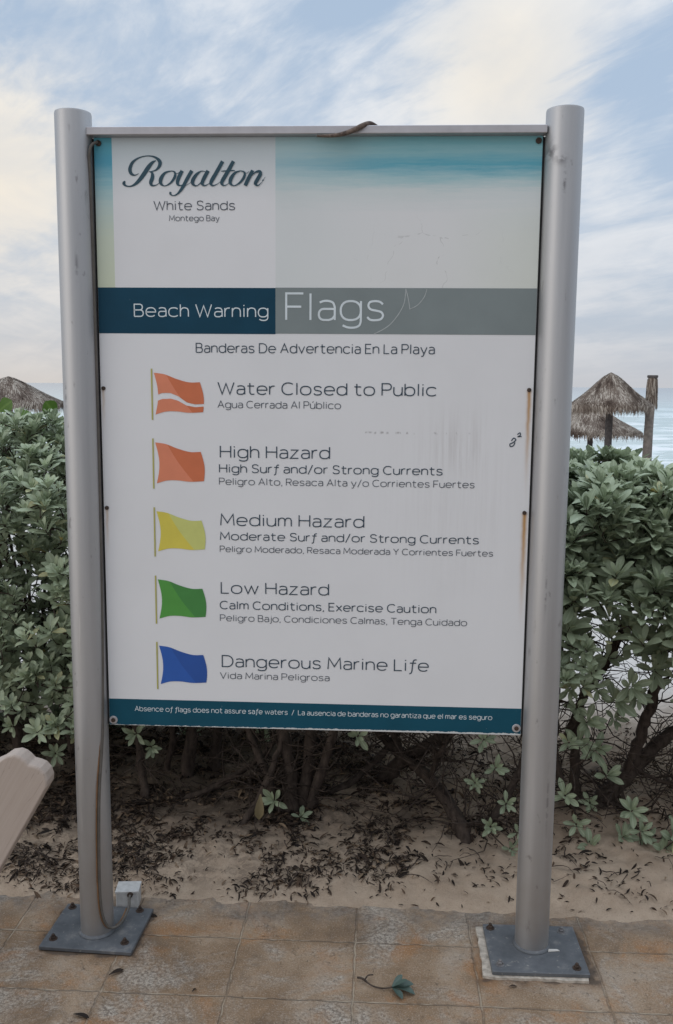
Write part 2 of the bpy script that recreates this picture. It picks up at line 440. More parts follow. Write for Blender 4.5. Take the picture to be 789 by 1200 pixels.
flat_rect("footer_band", -0.6118, 0.6118, 0.6812, 0.7620, -0.0006, m_foot)
# screws: small dark ones at the sides, ringed ones at the corners
for x, z, big in ((-0.6035, 1.6821, 0), (-0.6030, 1.3381, 0), (0.6000, 1.6874, 0), (0.5995, 1.3412, 0), (-0.5995, 2.3502, 1), (0.6010, 2.3518, 1), (-0.6000, 0.6960, 2), (0.5990, 0.7025, 2)):
    sm = MB()
    def disc(r0, r1, y0, y1, mi=0, n=18):
        v = []
        for r_, yy in ((r0, y0), (r0, y1), (r1, y1 - 0.0006)):
            v += [(x + r_ * math.cos(2 * math.pi * i / n), yy, z + r_ * math.sin(2 * math.pi * i / n)) for i in range(n)]
        f = [(k * n + i, k * n + (i + 1) % n, k * n + n + (i + 1) % n, k * n + n + i) for k in range(2) for i in range(n)]
        f.append(tuple(2 * n + i for i in range(n)))
        sm.add(v, f, mi)
    if big == 2:
        disc(0.0125, 0.0115, 0.0005, -0.0025, 0); disc(0.0065, 0.005, 0.0, -0.0055, 1)
    elif big == 1:
        disc(0.0080, 0.006, 0.0005, -0.0040, 1)
    else:
        disc(0.0058, 0.004, 0.0005, -0.0035, 1)
    sm.build("screw", [m_rail, m_rust], panel)

# ------------------------------------------------------------------ lettering (single-stroke alphabet drawn here)
XH = 0.72
def arc(cx, cy, rx, ry, a0, a1, n=2.35, k=22):
    o = []
    for i in range(k + 1):
        a = rad(a0 + (a1 - a0) * i / k); c_, s_ = math.cos(a), math.sin(a)
        o.append((cx + rx * math.copysign(abs(c_) ** (2 / n), c_), cy + ry * math.copysign(abs(s_) ** (2 / n), s_)))
    return o
def cr(*P): return [tuple(q) for q in catmull(P, 5)]
SCV = cr((.63, .60), (.52, .69), (.33, .72), (.12, .68), (.06, .54), (.15, .41), (.35, .365), (.56, .31), (.64, .18), (.55, .04), (.33, 0), (.13, .02), (.02, .12))
GL = {
 'a': ([cr((.06, .66), (.22, .715), (.40, .72), (.58, .66), (.655, .50), (.66, .40)) + [(.66, 0)], [(.66, .42), (.26, .42)] + arc(.26, .21, .23, .21, 90, 270)[1:] + cr((.42, 0), (.56, .05), (.65, .16))], .66),
 'b': ([[(0, 1), (0, 0)], arc(.40, .36, .40, .36, 180, -180)], .80),
 'c': ([arc(.43, .36, .43, .36, 42, 318)], .76),
 'd': ([[(.80, 1), (.80, 0)], arc(.40, .36, .40, .36, 0, 360)], .80),
 'e': ([[(.03, .365), (.82, .365)] + arc(.42, .36, .41, .36, 3, 318)], .82),
 'f': ([cr((.62, .97), (.52, 1.0), (.38, .93), (.32, .74), (.27, .30), (.24, -.02), (.17, -.20), (.02, -.27)), [(.06, .70), (.58, .70)]], .54),
 'g': ([arc(.40, .36, .40, .36, 0, 360), [(.80, .72), (.80, .0)] + cr((.80, -.05), (.74, -.20), (.56, -.28), (.30, -.28), (.08, -.20))], .80),
 'h': ([[(0, 1), (0, 0)], cr((0, .40), (.07, .60), (.22, .71), (.40, .72), (.60, .65), (.68, .46)) + [(.68, 0)]], .68),
 'i': ([[(0, 0), (0, .72)], [(0, .885), (0, .975)]], .0),
 'j': ([[(.16, .72)] + cr((.16, -.05), (.12, -.20), (-.06, -.27)), [(.16, .885), (.16, .975)]], .16),
 'l': ([[(0, 0), (0, 1.0)]], .0),
 'm': ([[(0, .72), (0, 0)], cr((0, .42), (.06, .60), (.18, .71), (.32, .72), (.46, .66), (.52, .48)) + [(.52, 0)], cr((.52, .42), (.58, .60), (.70, .71), (.84, .72), (.98, .66), (1.04, .48)) + [(1.04, 0)]], 1.04),
 'n': ([[(0, .72), (0, 0)], cr((0, .40), (.07, .60), (.22, .71), (.40, .72), (.60, .65), (.68, .46)) + [(.68, 0)]], .68),
 'o': ([arc(.43, .36, .43, .36, 0, 360)], .86),
 'q': ([arc(.40, .36, .40, .36, 0, 360), [(.80, .72), (.80, -.28)]], .80),
 'r': ([[(0, .72), (0, 0)], cr((0, .40), (.06, .58), (.20, .70), (.42, .72))], .40),
 's': ([SCV], .66),
 't': ([[(.20, .96)] + cr((.20, .22), (.25, .06), (.40, 0), (.58, .02)), [(.0, .71), (.56, .71)]], .57),
 'u': ([cr((0, .72), (0, .26), (.08, .07), (.28, 0), (.46, .01), (.61, .12), (.68, .32)), [(.68, .72), (.68, 0)]], .68),
 'v': ([[(0, .72), (.36, .0), (.72, .72)]], .72),
 'w': ([[(0, .72), (.29, .0), (.57, .68), (.85, .0), (1.14, .72)]], 1.14),
 'x': ([[(0, .72), (.66, 0)], [(.66, .72), (0, 0)]], .66),
 'y': ([[(0, .72), (.37, .02)], [(.74, .72), (.32, -.20)] + [(.25, -.27), (.08, -.28)]], .74),
 'z': ([[(.03, .715), (.62, .715), (.0, .0), (.66, .0)]], .66),
 'A': ([[(0, 0), (.46, 1), (.92, 0)], [(.16, .34), (.76, .34)]], .92),
 'B': ([[(0, 0), (0, 1), (.42, 1)] + arc(.42, .765, .27, .235, 90, -90)[1:] + [(0, .53)], [(.40, .53)] + arc(.46, .265, .30, .265, 90, -90) + [(0, 0)]], .76),
 'C': ([arc(.53, .5, .53, .5, 48, 312, 2.2)], .94),
 'D': ([[(0, 0), (0, 1), (.36, 1)] + arc(.36, .5, .54, .5, 90, -90, 2.2)[1:] + [(0, 0)]], .90),
 'E': ([[(.66, 1), (0, 1), (0, 0), (.68, 0)], [(0, .52), (.58, .52)]], .68),
 'F': ([[(.68, 1), (0, 1), (0, 0)], [(0, .50), (.60, .50)]], .66),
 'H': ([[(0, 0), (0, 1)], [(.86, 0), (.86, 1)], [(0, .52), (.86, .52)]], .86),
 'L': ([[(0, 1), (0, 0), (.62, 0)]], .62),
 'M': ([[(0, 0), (.07, 1), (.54, .22), (1.01, 1), (1.08, 0)]], 1.08),
 'P': ([[(0, 0), (0, 1), (.44, 1)] + arc(.44, .73, .31, .27, 90, -90)[1:] + [(0, .46)]], .74),
 'R': ([[(0, 0), (0, 1), (.44, 1)] + arc(.44, .74, .30, .26, 90, -90)[1:] + [(0, .48)], [(.40, .48), (.74, 0)]], .74),
 'S': ([[(x * 1.18, y * 1.389) for x, y in SCV]], .78),
 'T': ([[(0, 1), (.80, 1)], [(.40, 1), (.40, 0)]], .80),
 'V': ([[(0, 1), (.45, 0), (.90, 1)]], .90),
 'W': ([[(0, 1), (.34, 0), (.67, .90), (1.0, 0), (1.34, 1)]], 1.34),
 'Y': ([[(0, 1), (.42, .46), (.84, 1)], [(.42, .46), (.42, 0)]], .84),
 ',': ([[(.08, .06), (.0, -.15)]], .10), '/': ([[(0, -.12), (.52, 1.04)]], .52),
}
GL['ú'] = (GL['u'][0] + [[(.30, .86), (.46, 1.04)]], .68)
def ribbon(mb, pts, widths, y, mi=0):
    P = [Vector(p) for p in pts]
    Q = [P[0]]; Wd = [widths[0] if isinstance(widths, list) else widths]
    for i, p in enumerate(P[1:], 1):
        if (p - Q[-1]).length > 1e-5:
            Q.append(p); Wd.append(widths[i] if isinstance(widths, list) else widths)
    n = len(Q)
    if n < 2: return
    closed = (Q[0] - Q[-1]).length < 1e-4 and n > 4
    v = []
    for i in range(n):
        if closed:
            a = Q[i] - Q[i - 1] if i else Q[0] - Q[-2]
            b = Q[i + 1] - Q[i] if i < n - 1 else Q[1] - Q[0]
        else:
            a = Q[i] - Q[max(i - 1, 0)] if i else Q[1] - Q[0]
            b = Q[min(i + 1, n - 1)] - Q[i] if i < n - 1 else a
        a = a.normalized(); b = b.normalized()
        na = Vector((-a.y, a.x)); nb_ = Vector((-b.y, b.x)); mm = na + nb_
        if mm.length < 1e-3: mm = na.copy()
        mm.normalize()
        k = min(1 / max(mm.dot(na), 0.3), 2.2)
        off = mm * (Wd[i] / 2 * k)
        v += [(Q[i].x + off.x, y, Q[i].y + off.y), (Q[i].x - off.x, y, Q[i].y - off.y)]
    mb.add(v, [(2 * i, 2 * i + 1, 2 * i + 3, 2 * i + 2) for i in range(n - 1)], mi)
def text(s, x0, x1, z, cap, weight, mat, name="lettering", y0=-0.0011):
    gap = 0.235
    thin = lambda q: 0.07 if q in 'il' else 0.0
    def wid(ch): return 0.40 if ch == ' ' else GL[ch][1]
    def adv(i):
        ch = s[i]
        return wid(ch) + (0.0 if ch == ' ' else gap + thin(ch) + (thin(s[i + 1]) if i + 1 < len(s) else 0))
    total = sum(adv(i) for i in range(len(s))) - gap
    w = weight * cap
    kx = (x1 - x0 - w) / (total * cap)
    mb = MB(); px = x0 + w / 2
    for i, ch in enumerate(s):
        if ch != ' ':
            for k, st_ in enumerate(GL[ch][0]):
                ribbon(mb, [(px + q[0] * cap * kx, z + (q[1] * (1 - weight) + weight / 2) * cap) for q in st_], w, y0 - 0.00008 * k)
        px += adv(i) * cap * kx
    return mb.build(name, mat, panel)
TX = [
 ("White Sands", -0.4495, -0.2219, 2.1720, 0.0260, .095, m_inkgrey), ("Montego Bay", -0.4065, -0.2656, 2.1430, 0.0160, .10, m_inkgrey),
 ("Beach Warning", -0.5111, -0.1304, 1.8822, 0.0365, .085, m_white), ("Flags", -0.0832, 0.1941, 1.8733, 0.0780, .075, m_white),
 ("Banderas De Advertencia En La Playa", -0.3368, 0.3355, 1.7836, 0.0278, .095, m_ink),
 ("Water Closed to Public", -0.2760, 0.3425, 1.6670, 0.0362, .090, m_ink), ("Agua Cerrada Al Público", -0.2764, 0.0750, 1.6292, 0.0212, .095, m_inkgrey),
 ("High Hazard", -0.2711, 0.0451, 1.4870, 0.0362, .088, m_ink), ("High Surf and/or Strong Currents", -0.2738, 0.3657, 1.4446, 0.0256, .105, m_ink),
 ("Peligro Alto, Resaca Alta y/o Corrientes Fuertes", -0.2741, 0.4568, 1.4095, 0.0207, .095, m_inkgrey),
 ("Medium Hazard", -0.2718, 0.1450, 1.2904, 0.0360, .088, m_ink), ("Moderate Surf and/or Strong Currents", -0.2730, 0.4738, 1.2481, 0.0248, .105, m_ink),
 ("Peligro Moderado, Resaca Moderada Y Corrientes Fuertes", -0.2738, 0.5149, 1.2131, 0.0190, .10, m_inkgrey),
 ("Low Hazard", -0.2722, 0.0450, 1.0895, 0.0360, .088, m_ink), ("Calm Conditions, Exercise Caution", -0.2754, 0.3567, 1.0428, 0.0256, .105, m_ink),
 ("Peligro Bajo, Condiciones Calmas, Tenga Cuidado", -0.2752, 0.4465, 1.0068, 0.0205, .095, m_inkgrey),
 ("Dangerous Marine Life", -0.2712, 0.3386, 0.8674, 0.0370, .088, m_ink), ("Vida Marina Peligrosa", -0.2769, 0.0483, 0.8316, 0.0207, .095, m_inkgrey),
 ("Absence of flags does not assure safe waters  /  La ausencia de banderas no garantiza que el mar es seguro", -0.5347, 0.5279, 0.7251, 0.0160, .10, m_white),
]
for s_, x0, x1, z, cap, wt, mt in TX:
    text(s_, x0, x1, z, cap, wt, mt)
# the hotel's script logo, drawn as brush strokes: (u, v, width) on a 7.89 units-per-step tracing grid
def script(mb, P, k):
    Q = catmull(P, 5)
    ribbon(mb, [(-0.5552 + q[0] * 0.0002996, 2.3340 - q[1] * 0.000287) for q in Q], [q[2] * 0.000285 for q in Q], -0.0011 - 0.00006 * k)
lm = MB()
STK = [
 [(92, 292, 10), (84, 304, 26), (80, 318, 26), (100, 336, 16), (130, 341, 12), (165, 333, 18), (210, 300, 32), (262, 238, 40), (310, 168, 40), (350, 122, 26), (384, 104, 6)],
 [(222, 222, 4), (186, 238, 12), (152, 224, 28), (140, 182, 34), (165, 122, 26), (222, 80, 13), (300, 61, 9), (372, 72, 18), (418, 112, 34), (414, 155, 30), (378, 193, 14), (328, 205, 6)],
 [(318, 203, 5), (345, 218, 22), (348, 258, 36), (332, 308, 34), (346, 334, 18), (390, 326, 7), (428, 290, 4)],
 [(528, 200, 8), (468, 216, 20), (430, 265, 36), (424, 312, 30), (460, 338, 9), (516, 310, 18), (556, 255, 26), (556, 212, 15), (528, 200, 8)],
 [(548, 214, 4), (575, 224, 5), (600, 212, 4)],
 [(625, 198, 34), (592, 262, 36), (580, 312, 30), (600, 335, 13), (648, 318, 6), (690, 270, 4)],
 [(715, 198, 34), (672, 270, 34), (622, 360, 30), (580, 410, 17), (540, 428, 9), (512, 412, 17), (516, 394, 20)],
 [(640, 345, 4), (690, 315, 4), (725, 290, 4)],
]
STK2 = [
 [(130, 206, 6), (90, 203, 10), (45, 235, 28), (12, 288, 36), (15, 322, 26), (50, 336, 9), (100, 292, 12), (140, 225, 10)],
 [(155, 198, 34), (115, 270, 36), (100, 315, 30), (120, 335, 13), (160, 318, 6), (186, 288, 4)],
 [(290, 112, 34), (232, 215, 36), (187, 290, 36), (181, 322, 25), (204, 335, 12), (250, 314, 5), (280, 285, 4)],
 [(390, 112, 34), (332, 215, 36), (287, 290, 36), (281, 318, 26), (302, 335, 12), (340, 318, 5), (365, 285, 4)],
 [(278, 203, 8), (340, 199, 12), (402, 197, 8)],
 [(452, 200, 8), (402, 220, 22), (366, 270, 36), (360, 313, 28), (392, 337, 9), (446, 310, 18), (488, 255, 26), (488, 212, 15), (452, 200, 8)],
 [(488, 214, 4), (510, 222, 5), (535, 205, 4)],
 [(566, 196, 30), (532, 262, 36), (496, 336, 34)],
 [(528, 275, 4), (585, 218, 12), (626, 206, 26), (636, 232, 34), (598, 300, 34), (590, 322, 24), (614, 335, 12), (650, 305, 5), (682, 256, 3)],
 [(654, 288, 10), (668, 284, 12)],
]
for k, P in enumerate(STK): script(lm, P, k)
for k, P in enumerate(STK2): script(lm, [(a + 710, b + 1, w) for a, b, w in P], k + len(STK))
lg = lm.build("script_lettering", m_logo, panel); lg['label'] = "flowing dark teal script wordmark at the top left"
# the five printed flags
def flagmat(n, c): return simple(n, c, 0.42, 0, 0.05, 20)
m_pole = flagmat("olive_pole_vinyl", (0.42, 0.40, 0.10))
FL = [("orange", (0.70, 0.235, 0.130), (0.60, 0.165, 0.070)), ("orange", (0.70, 0.235, 0.130), (0.60, 0.165, 0.070)), ("yellow", (0.66, 0.57, 0.085), (0.57, 0.60, 0.19)),
      ("green", (0.080, 0.31, 0.055), (0.055, 0.235, 0.055)), ("blue", (0.022, 0.105, 0.42), (0.018, 0.085, 0.35))]
for i, ((nm, ca, cb), z0) in enumerate(zip(FL, (1.7385, 1.5408, 1.3415, 1.1400, 0.9400))):
    ma, mb_ = flagmat(nm + "_light_vinyl", ca), flagmat(nm + "_dark_vinyl", cb)
    mb = MB(); x0 = -0.4640; k = 0.00071
    def P(u, v): return (x0 + u * k, z0 - v * k)
    ribbon(mb, [P(0, 0), P(0, 204)], 0.0042, -0.0012, 2)
    top = catmull([(9, 16), (52, 22), (100, 40), (150, 53), (194, 52)], 8)
    bot = catmull([(13, 182), (55, 170), (100, 169), (150, 174), (206, 171)], 8)
    n = len(top); v = []; f = []; M = 9
    # wavy vertical edges: rows blend from top to bottom with a bow
    for r in range(M):
        tt = r / (M - 1); bow = math.sin(math.pi * tt)
        for c_ in range(n):
            uu = top[c_][0] * (1 - tt) + bot[c_][0] * tt; vv = top[c_][1] * (1 - tt) + bot[c_][1] * tt
            a = c_ / (n - 1)
            uu += bow * (14 * (1 - a) + 9 * a)
            v.append((uu, vv))
    def stripe(u):      # white wave across the first flag
        ctr = np.interp(u, [10, 40, 75, 105, 140, 175, 215], [121, 108, 107, 117, 139, 146, 143])
        hw = np.interp(u, [10, 60, 110, 150, 215], [12, 12, 9, 6, 5])
        return ctr - hw, ctr + hw
    yv = -0.0010
    for c_ in range(n - 1):
        for r in range(M - 1):
            q = [v[r * n + c_], v[(r + 1) * n + c_], v[(r + 1) * n + c_ + 1], v[r * n + c_ + 1]]
            f.append(q)
    def poly(q, mi):
        if len(q) >= 3:
            mb.add([(P(*p_)[0], yv, P(*p_)[1]) for p_ in q], [tuple(range(len(q)))], mi)
    def clip(q, fn):
        o_ = []
        for a, b in zip(q, q[1:] + q[:1]):
            fa, fb = fn(a), fn(b)
            if fa >= 0: o_.append(a)
            if (fa > 0) != (fb > 0) and fa != fb:
                t_ = fa / (fa - fb); o_.append((a[0] + (b[0] - a[0]) * t_, a[1] + (b[1] - a[1]) * t_))
        return o_
    fold = lambda p_: (p_[0] - 62) * (172 - 30) - (p_[1] - 30) * (162 - 62) + 900 * math.sin((p_[1] - 30) / 45.0)
    for q in f:
        pieces = [q]
        if i == 0:
            pieces = [clip(q, lambda p_: stripe(p_[0])[0] - p_[1]), clip(q, lambda p_: p_[1] - stripe(p_[0])[1])]
        for pc_ in pieces:
            if len(pc_) >= 3:
                poly(clip(pc_, fold), 1); poly(clip(pc_, lambda p_: -fold(p_)), 0)
    fo = mb.build("flag_emblem", [ma, mb_, m_pole], panel)
    fo['label'] = ["printed orange flag with a white wave across it", "plain printed orange flag", "printed yellow flag", "printed green flag", "printed blue flag"][i]
# scratches in the grey band, scribble near the right edge
sc_ = MB()
ribbon(sc_, catmull([(0.165, 1.838), (0.21, 1.865), (0.245, 1.915), (0.252, 1.962)], 6), 0.0022, -0.0010)
ribbon(sc_, catmull([(0.252, 1.962), (0.259, 1.935), (0.264, 1.907)], 4) + catmull([(0.264, 1.907), (0.285, 1.918), (0.303, 1.940), (0.310, 1.962)], 5), 0.0020, -0.00112)
sc_.build("scratch", m_scratch, panel)
gm_ = MB()
ribbon(gm_, catmull([(0.556, 1.545), (0.562, 1.553), (0.568, 1.548), (0.560, 1.540), (0.552, 1.536), (0.554, 1.529), (0.562, 1.532), (0.566, 1.541)], 4), 0.0030, -0.0011)
ribbon(gm_, catmull([(0.572, 1.563), (0.579, 1.568), (0.580, 1.561), (0.574, 1.557), (0.584, 1.558)], 4), 0.0028, -0.00118)
gm_.build("scribble", m_ink, panel)

# ------------------------------------------------------------------ cable, box and twig on the sign
m_cable = simple("grey_cable_sheath", (0.11, 0.10, 0.088), 0.6, 0, 0.2, 30)
m_cable2 = simple("brown_cable_sheath", (0.19, 0.10, 0.045), 0.6, 0, 0.25, 30)
cb = empty("electric_cable", (-0.60, -0.03, 0.06), "thin grey and brown cable running down the left post to a white box", "cable")
path = [(-0.600, -0.008, 2.352), (-0.6175, -0.022, 2.325), (-0.6195, -0.016, 2.20), (-0.6185, -0.012, 1.575), (-0.6205, -0.015, 1.08), (-0.625, -0.026, 0.70), (-0.636, -0.044, 0.48), (-0.640, -0.050, 0.30), (-0.640, -0.051, 0.15), (-0.632, -0.046, 0.075), (-0.615, -0.030, 0.040), (-0.596, 0.010, 0.034), (-0.590, 0.070, 0.045), (-0.597, 0.106, 0.052), (-0.602, 0.136, 0.053)]
pts = catmull(path, 7)
MB().tube(pts, 0.0042, 8).build("cable_sheath", m_cable, cb, True)
pts2 = [(x - 0.0055 - (0.0 if z < .2 else .001), y - 0.003, z + 0.001) for x, y, z in catmull(path[4:-2], 7)]
MB().tube(pts2, 0.0022, 8).build("inner_wire", m_cable2, cb, True)
m_box = simple("off_white_plastic", (0.50, 0.50, 0.49), 0.6, 0, 0.14, 60)
jb = empty("junction_box", (-0.60, 0.165, 0), "small off-white electrical box on the paving behind the left post", "electrical box")
R_ = Matrix.Rotation(rad(6), 3, 'Z')
MB().box((-0.616, 0.165, 0.028), (0.036, 0.030, 0.028), 0.003, R_).build("box_body", m_box, jb)
MB().box((-0.616, 0.165, 0.0595), (0.038, 0.032, 0.004), 0.001, R_).build("box_lid", m_box, jb)
gl = MB(); gl.tube([(-0.602, 0.143, 0.053), (-0.602, 0.128, 0.053)], [0.010, 0.0085], 16); gl.build("cable_gland", m_rust, jb)
m_twig, nb = material("brown_dry_bark")
c = obj_co(nb)
nb.put(nb.b.inputs['Base Color'], nb.ramp(nb.noise(nb.scale(c, (1, 1, 1)), 90, 4), [(0.3, (0.05, 0.035, 0.03)), (0.7, (0.22, 0.17, 0.14))])); nb.b.inputs['Roughness'].default_value = 0.9
tw = MB()
tp = catmull([(0.005, -0.028, 2.3600), (0.045, -0.031, 2.3595), (0.078, -0.033, 2.3640), (0.105, -0.033, 2.3735), (0.128, -0.028, 2.3860), (0.146, -0.012, 2.3955), (0.160, 0.0, 2.3945), (0.170, 0.006, 2.3905)], 6)
tw.tube(tp, [0.0025 + 0.0045 * math.sin(math.pi * min(1, (i + 2) / (len(tp) + 2))) for i in range(len(tp))], 8)
tag(tw.build("dry_twig", m_twig, None, True), "bent brown dry twig hooked over the top rail of the sign", "twig")

# ------------------------------------------------------------------ ground
from mathutils import noise as mnoise
def fbm(x, y, s, o=4, seed=0.0):
    return mnoise.fractal(Vector((x * s + seed, y * s - seed, seed * 1.7)), 1.0, 2.0, o)
m_tile, nb = material("worn_stone_paving")
c = obj_co(nb); X, Y_, Z = nb.xyz(c)[:3]
jx = nb.m('ADD', X, nb.m('MULTIPLY', nb.m('SUBTRACT', nb.noise(c, 22, 5), .5), 0.016))
jy = nb.m('ADD', Y_, nb.m('MULTIPLY', nb.m('SUBTRACT', nb.noise(c, 20, 5), .5), 0.016))
tx = nb.m('DIVIDE', nb.m('SUBTRACT', jx, 0.1345), 0.3555); ty = nb.m('DIVIDE', nb.m('SUBTRACT', jy, 0.004), 0.272)
def dist(t_, w):
    fr = nb.m('FRACT', t_)
    return nb.m('MULTIPLY', nb.m('MINIMUM', fr, nb.m('SUBTRACT', 1.0, fr)), w)
de = nb.m('MINIMUM', dist(tx, 0.3555), dist(ty, 0.272))
cell = nb.comb(nb.m('FLOOR', tx), nb.m('FLOOR', ty), 0.0)
wn = nb.n('ShaderNodeTexWhiteNoise'); nb.put(wn.inputs['Vector'], cell)
rv = wn.outputs['Value']
big = nb.noise(c, 3.4, 6, 0.62, 0.3); fine = nb.noise(c, 48, 6, 0.7); mid_ = nb.noise(c, 11, 6, 0.65)
blot = nb.noise(c, 8.5, 7, 0.70, 0.6); blot2 = nb.noise(nb.v('ADD', c, (3.1, 1.7, 0.0)), 3.6, 8, 0.74, 1.0)
col = nb.ramp(big, [(0.30, (0.110, 0.072, 0.043)), (0.45, (0.215, 0.138, 0.078)), (0.58, (0.310, 0.220, 0.142)), (0.70, (0.35, 0.275, 0.205))])
col = nb.mix(nb.ss(blot, 0.50, 0.66, 0, 0.70), col, nb.mix(mid_, (0.20, 0.125, 0.068), (0.31, 0.205, 0.120)))
fineg = nb.mix(nb.ss(nb.noise(c, 95, 4, 0.75), 0.42, 0.58), (0.165, 0.140, 0.115), (0.455, 0.405, 0.34))
wear = nb.m('ADD', nb.m('MULTIPLY', nb.ss(de, 0.0, 0.05), 0.05), nb.m('ADD', nb.m('MULTIPLY', blot2, 1.05), nb.m('MULTIPLY', rv, 0.10)))
col = nb.mix(nb.ss(wear, 0.545, 0.80, 0, 0.85), col, fineg)
orange = nb.m('MULTIPLY', nb.ss(nb.noise(c, 5.3, 6, 0.68, 0.5), 0.50, 0.66), nb.ss(de, 0.16, 0.0))
col = nb.mix(nb.m('MULTIPLY', orange, 0.60), col, (0.32, 0.140, 0.040))
damp = nb.ss(nb.noise(nb.v('ADD', c, (7.0, 2.0, 0.0)), 4.2, 7, 0.70, 0.5), 0.55, 0.68)
col = nb.mix(nb.m('MULTIPLY', damp, 0.55), col, (0.095, 0.068, 0.046))
pit = nb.m('MULTIPLY', nb.ss(nb.noise(c, 60, 6, 0.8, 1.2), 0.58, 0.70), nb.ss(nb.noise(c, 7, 4), 0.42, 0.60))
grit = nb.noise(c, 210, 3, 0.8)
col = nb.mix(nb.m('MULTIPLY', pit, 0.6), col, (0.075, 0.058, 0.045))
col = nb.mix(nb.ss(grit, 0.54, 0.66, 0, .60), col, (0.08, 0.065, 0.05))
col = nb.mix(nb.ss(grit, 0.45, 0.34, 0, .50), col, (0.50, 0.45, 0.39))
spk = nb.ss(nb.noise(c, 130, 3, 0.7), 0.60, 0.70)
col = nb.mix(nb.m('MULTIPLY', nb.m('MULTIPLY', spk, 0.55), nb.ss(wear, 0.45, 0.8)), col, (0.52, 0.48, 0.43))
gmask = nb.m('MULTIPLY', nb.ss(de, 0.0034, 0.0016), nb.ss(nb.noise(c, 10, 5, .65), 0.44, 0.58))
seam = nb.m('MULTIPLY', nb.ss(de, 0.006, 0.001), 0.35)
col = nb.mix(seam, col, (0.13, 0.095, 0.065))
col = nb.mix(nb.m('MULTIPLY', gmask, 0.60), col, (0.45, 0.37, 0.275))
# pale sand blown over the paving next to the bank
dust = nb.m('MULTIPLY', nb.ss(Y_, 0.02, 0.24), nb.ss(nb.noise(c, 9, 5), 0.40, 0.62))
col = nb.mix(nb.m('MULTIPLY', dust, 0.30), col, (0.46, 0.38, 0.30))
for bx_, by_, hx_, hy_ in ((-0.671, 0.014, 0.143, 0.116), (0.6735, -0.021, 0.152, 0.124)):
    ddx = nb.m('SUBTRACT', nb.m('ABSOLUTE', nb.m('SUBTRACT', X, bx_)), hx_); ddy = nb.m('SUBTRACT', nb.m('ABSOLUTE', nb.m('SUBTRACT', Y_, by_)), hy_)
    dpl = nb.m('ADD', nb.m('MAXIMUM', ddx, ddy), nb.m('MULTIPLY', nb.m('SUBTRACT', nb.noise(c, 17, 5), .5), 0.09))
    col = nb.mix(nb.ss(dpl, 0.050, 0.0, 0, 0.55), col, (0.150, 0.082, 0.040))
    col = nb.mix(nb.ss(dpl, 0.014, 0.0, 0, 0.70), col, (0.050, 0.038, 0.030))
strip = nb.m('MULTIPLY', nb.ss(Y_, 0.06, 0.16), nb.ss(nb.noise(c, 6.5, 6, .7), 0.42, 0.58))
col = nb.mix(nb.m('MULTIPLY', strip, 0.55), col, nb.mix(nb.ss(fine, .4, .6), (0.085, 0.075, 0.068), (0.19, 0.172, 0.155)))
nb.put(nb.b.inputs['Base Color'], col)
nb.put(nb.b.inputs['Roughness'], nb.ss(mid_, 0.3, 0.7, 0.62, 0.9))
h = nb.m('ADD', nb.m('MULTIPLY', fine, 0.5), nb.m('MULTIPLY', nb.ss(de, 0.0, 0.006), 0.6))
h = nb.m('SUBTRACT', h, nb.m('MULTIPLY', pit, 0.35))
nb.put(nb.b.inputs['Normal'], nb.bump(h, 1.0, 0.007))
mb = MB(); mb.add([(-9, -9, 0), (9, -9, 0), (9, 0.9, 0), (-9, 0.9, 0)], [(0, 1, 2, 3)])
mb.add([(-9, -9, -.3), (9, -9, -.3), (9, .9, -.3), (-9, .9, -.3), (-9, -9, -.0005), (9, -9, -.0005), (9, .9, -.0005), (-9, .9, -.0005)], [(0, 1, 5, 4), (1, 2, 6, 5), (2, 3, 7, 6), (3, 0, 4, 7)])
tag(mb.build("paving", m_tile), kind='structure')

m_sand, nb = material("beach_sand")
c = obj_co(nb); X, Y_, Z = nb.xyz(c)[:3]
big = nb.noise(c, 1.6, 5); mid_ = nb.noise(c, 9, 6, 0.65); fine = nb.noise(c, 160, 4, 0.7)
col = nb.ramp(mid_, [(0.3, (0.335, 0.252, 0.182)), (0.7, (0.47, 0.37, 0.278))])
white = nb.ss(Y_, 1.3, 3.2)
col = nb.mix(white, col, nb.mix(mid_, (0.50, 0.47, 0.43), (0.62, 0.59, 0.55)))
col = nb.mix(nb.ss(fine, 0.56, 0.70, 0, 0.4), col, (0.13, 0.10, 0.08))
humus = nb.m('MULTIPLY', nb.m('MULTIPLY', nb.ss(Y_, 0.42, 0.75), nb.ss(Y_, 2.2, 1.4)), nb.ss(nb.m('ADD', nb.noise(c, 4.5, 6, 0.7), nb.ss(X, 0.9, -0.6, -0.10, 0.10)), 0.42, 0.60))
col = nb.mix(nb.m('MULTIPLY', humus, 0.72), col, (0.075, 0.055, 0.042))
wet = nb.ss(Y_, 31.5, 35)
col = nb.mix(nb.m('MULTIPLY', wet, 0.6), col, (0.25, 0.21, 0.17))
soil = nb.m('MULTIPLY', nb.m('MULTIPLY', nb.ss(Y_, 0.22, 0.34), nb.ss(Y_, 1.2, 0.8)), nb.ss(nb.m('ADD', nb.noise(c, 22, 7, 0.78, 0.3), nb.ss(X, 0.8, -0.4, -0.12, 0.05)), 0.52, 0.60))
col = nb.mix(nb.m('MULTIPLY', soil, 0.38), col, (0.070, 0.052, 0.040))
nb.put(nb.b.inputs['Base Color'], col); nb.b.inputs['Roughness'].default_value = 0.95; nb.b.inputs['Specular IOR Level'].default_value = 0.2
nb.put(nb.b.inputs['Normal'], nb.bump(nb.m('ADD', fine, nb.m('MULTIPLY', mid_, 2.0)), 0.6, 0.006))
def edge(x): return 0.205 - 0.05 * max(0, min(1, (x - 0.1) / 1.0)) + 0.030 * fbm(x, 0, 3.0, 4, 2.0) + 0.018 * fbm(x, 0, 16, 4, 5.0)
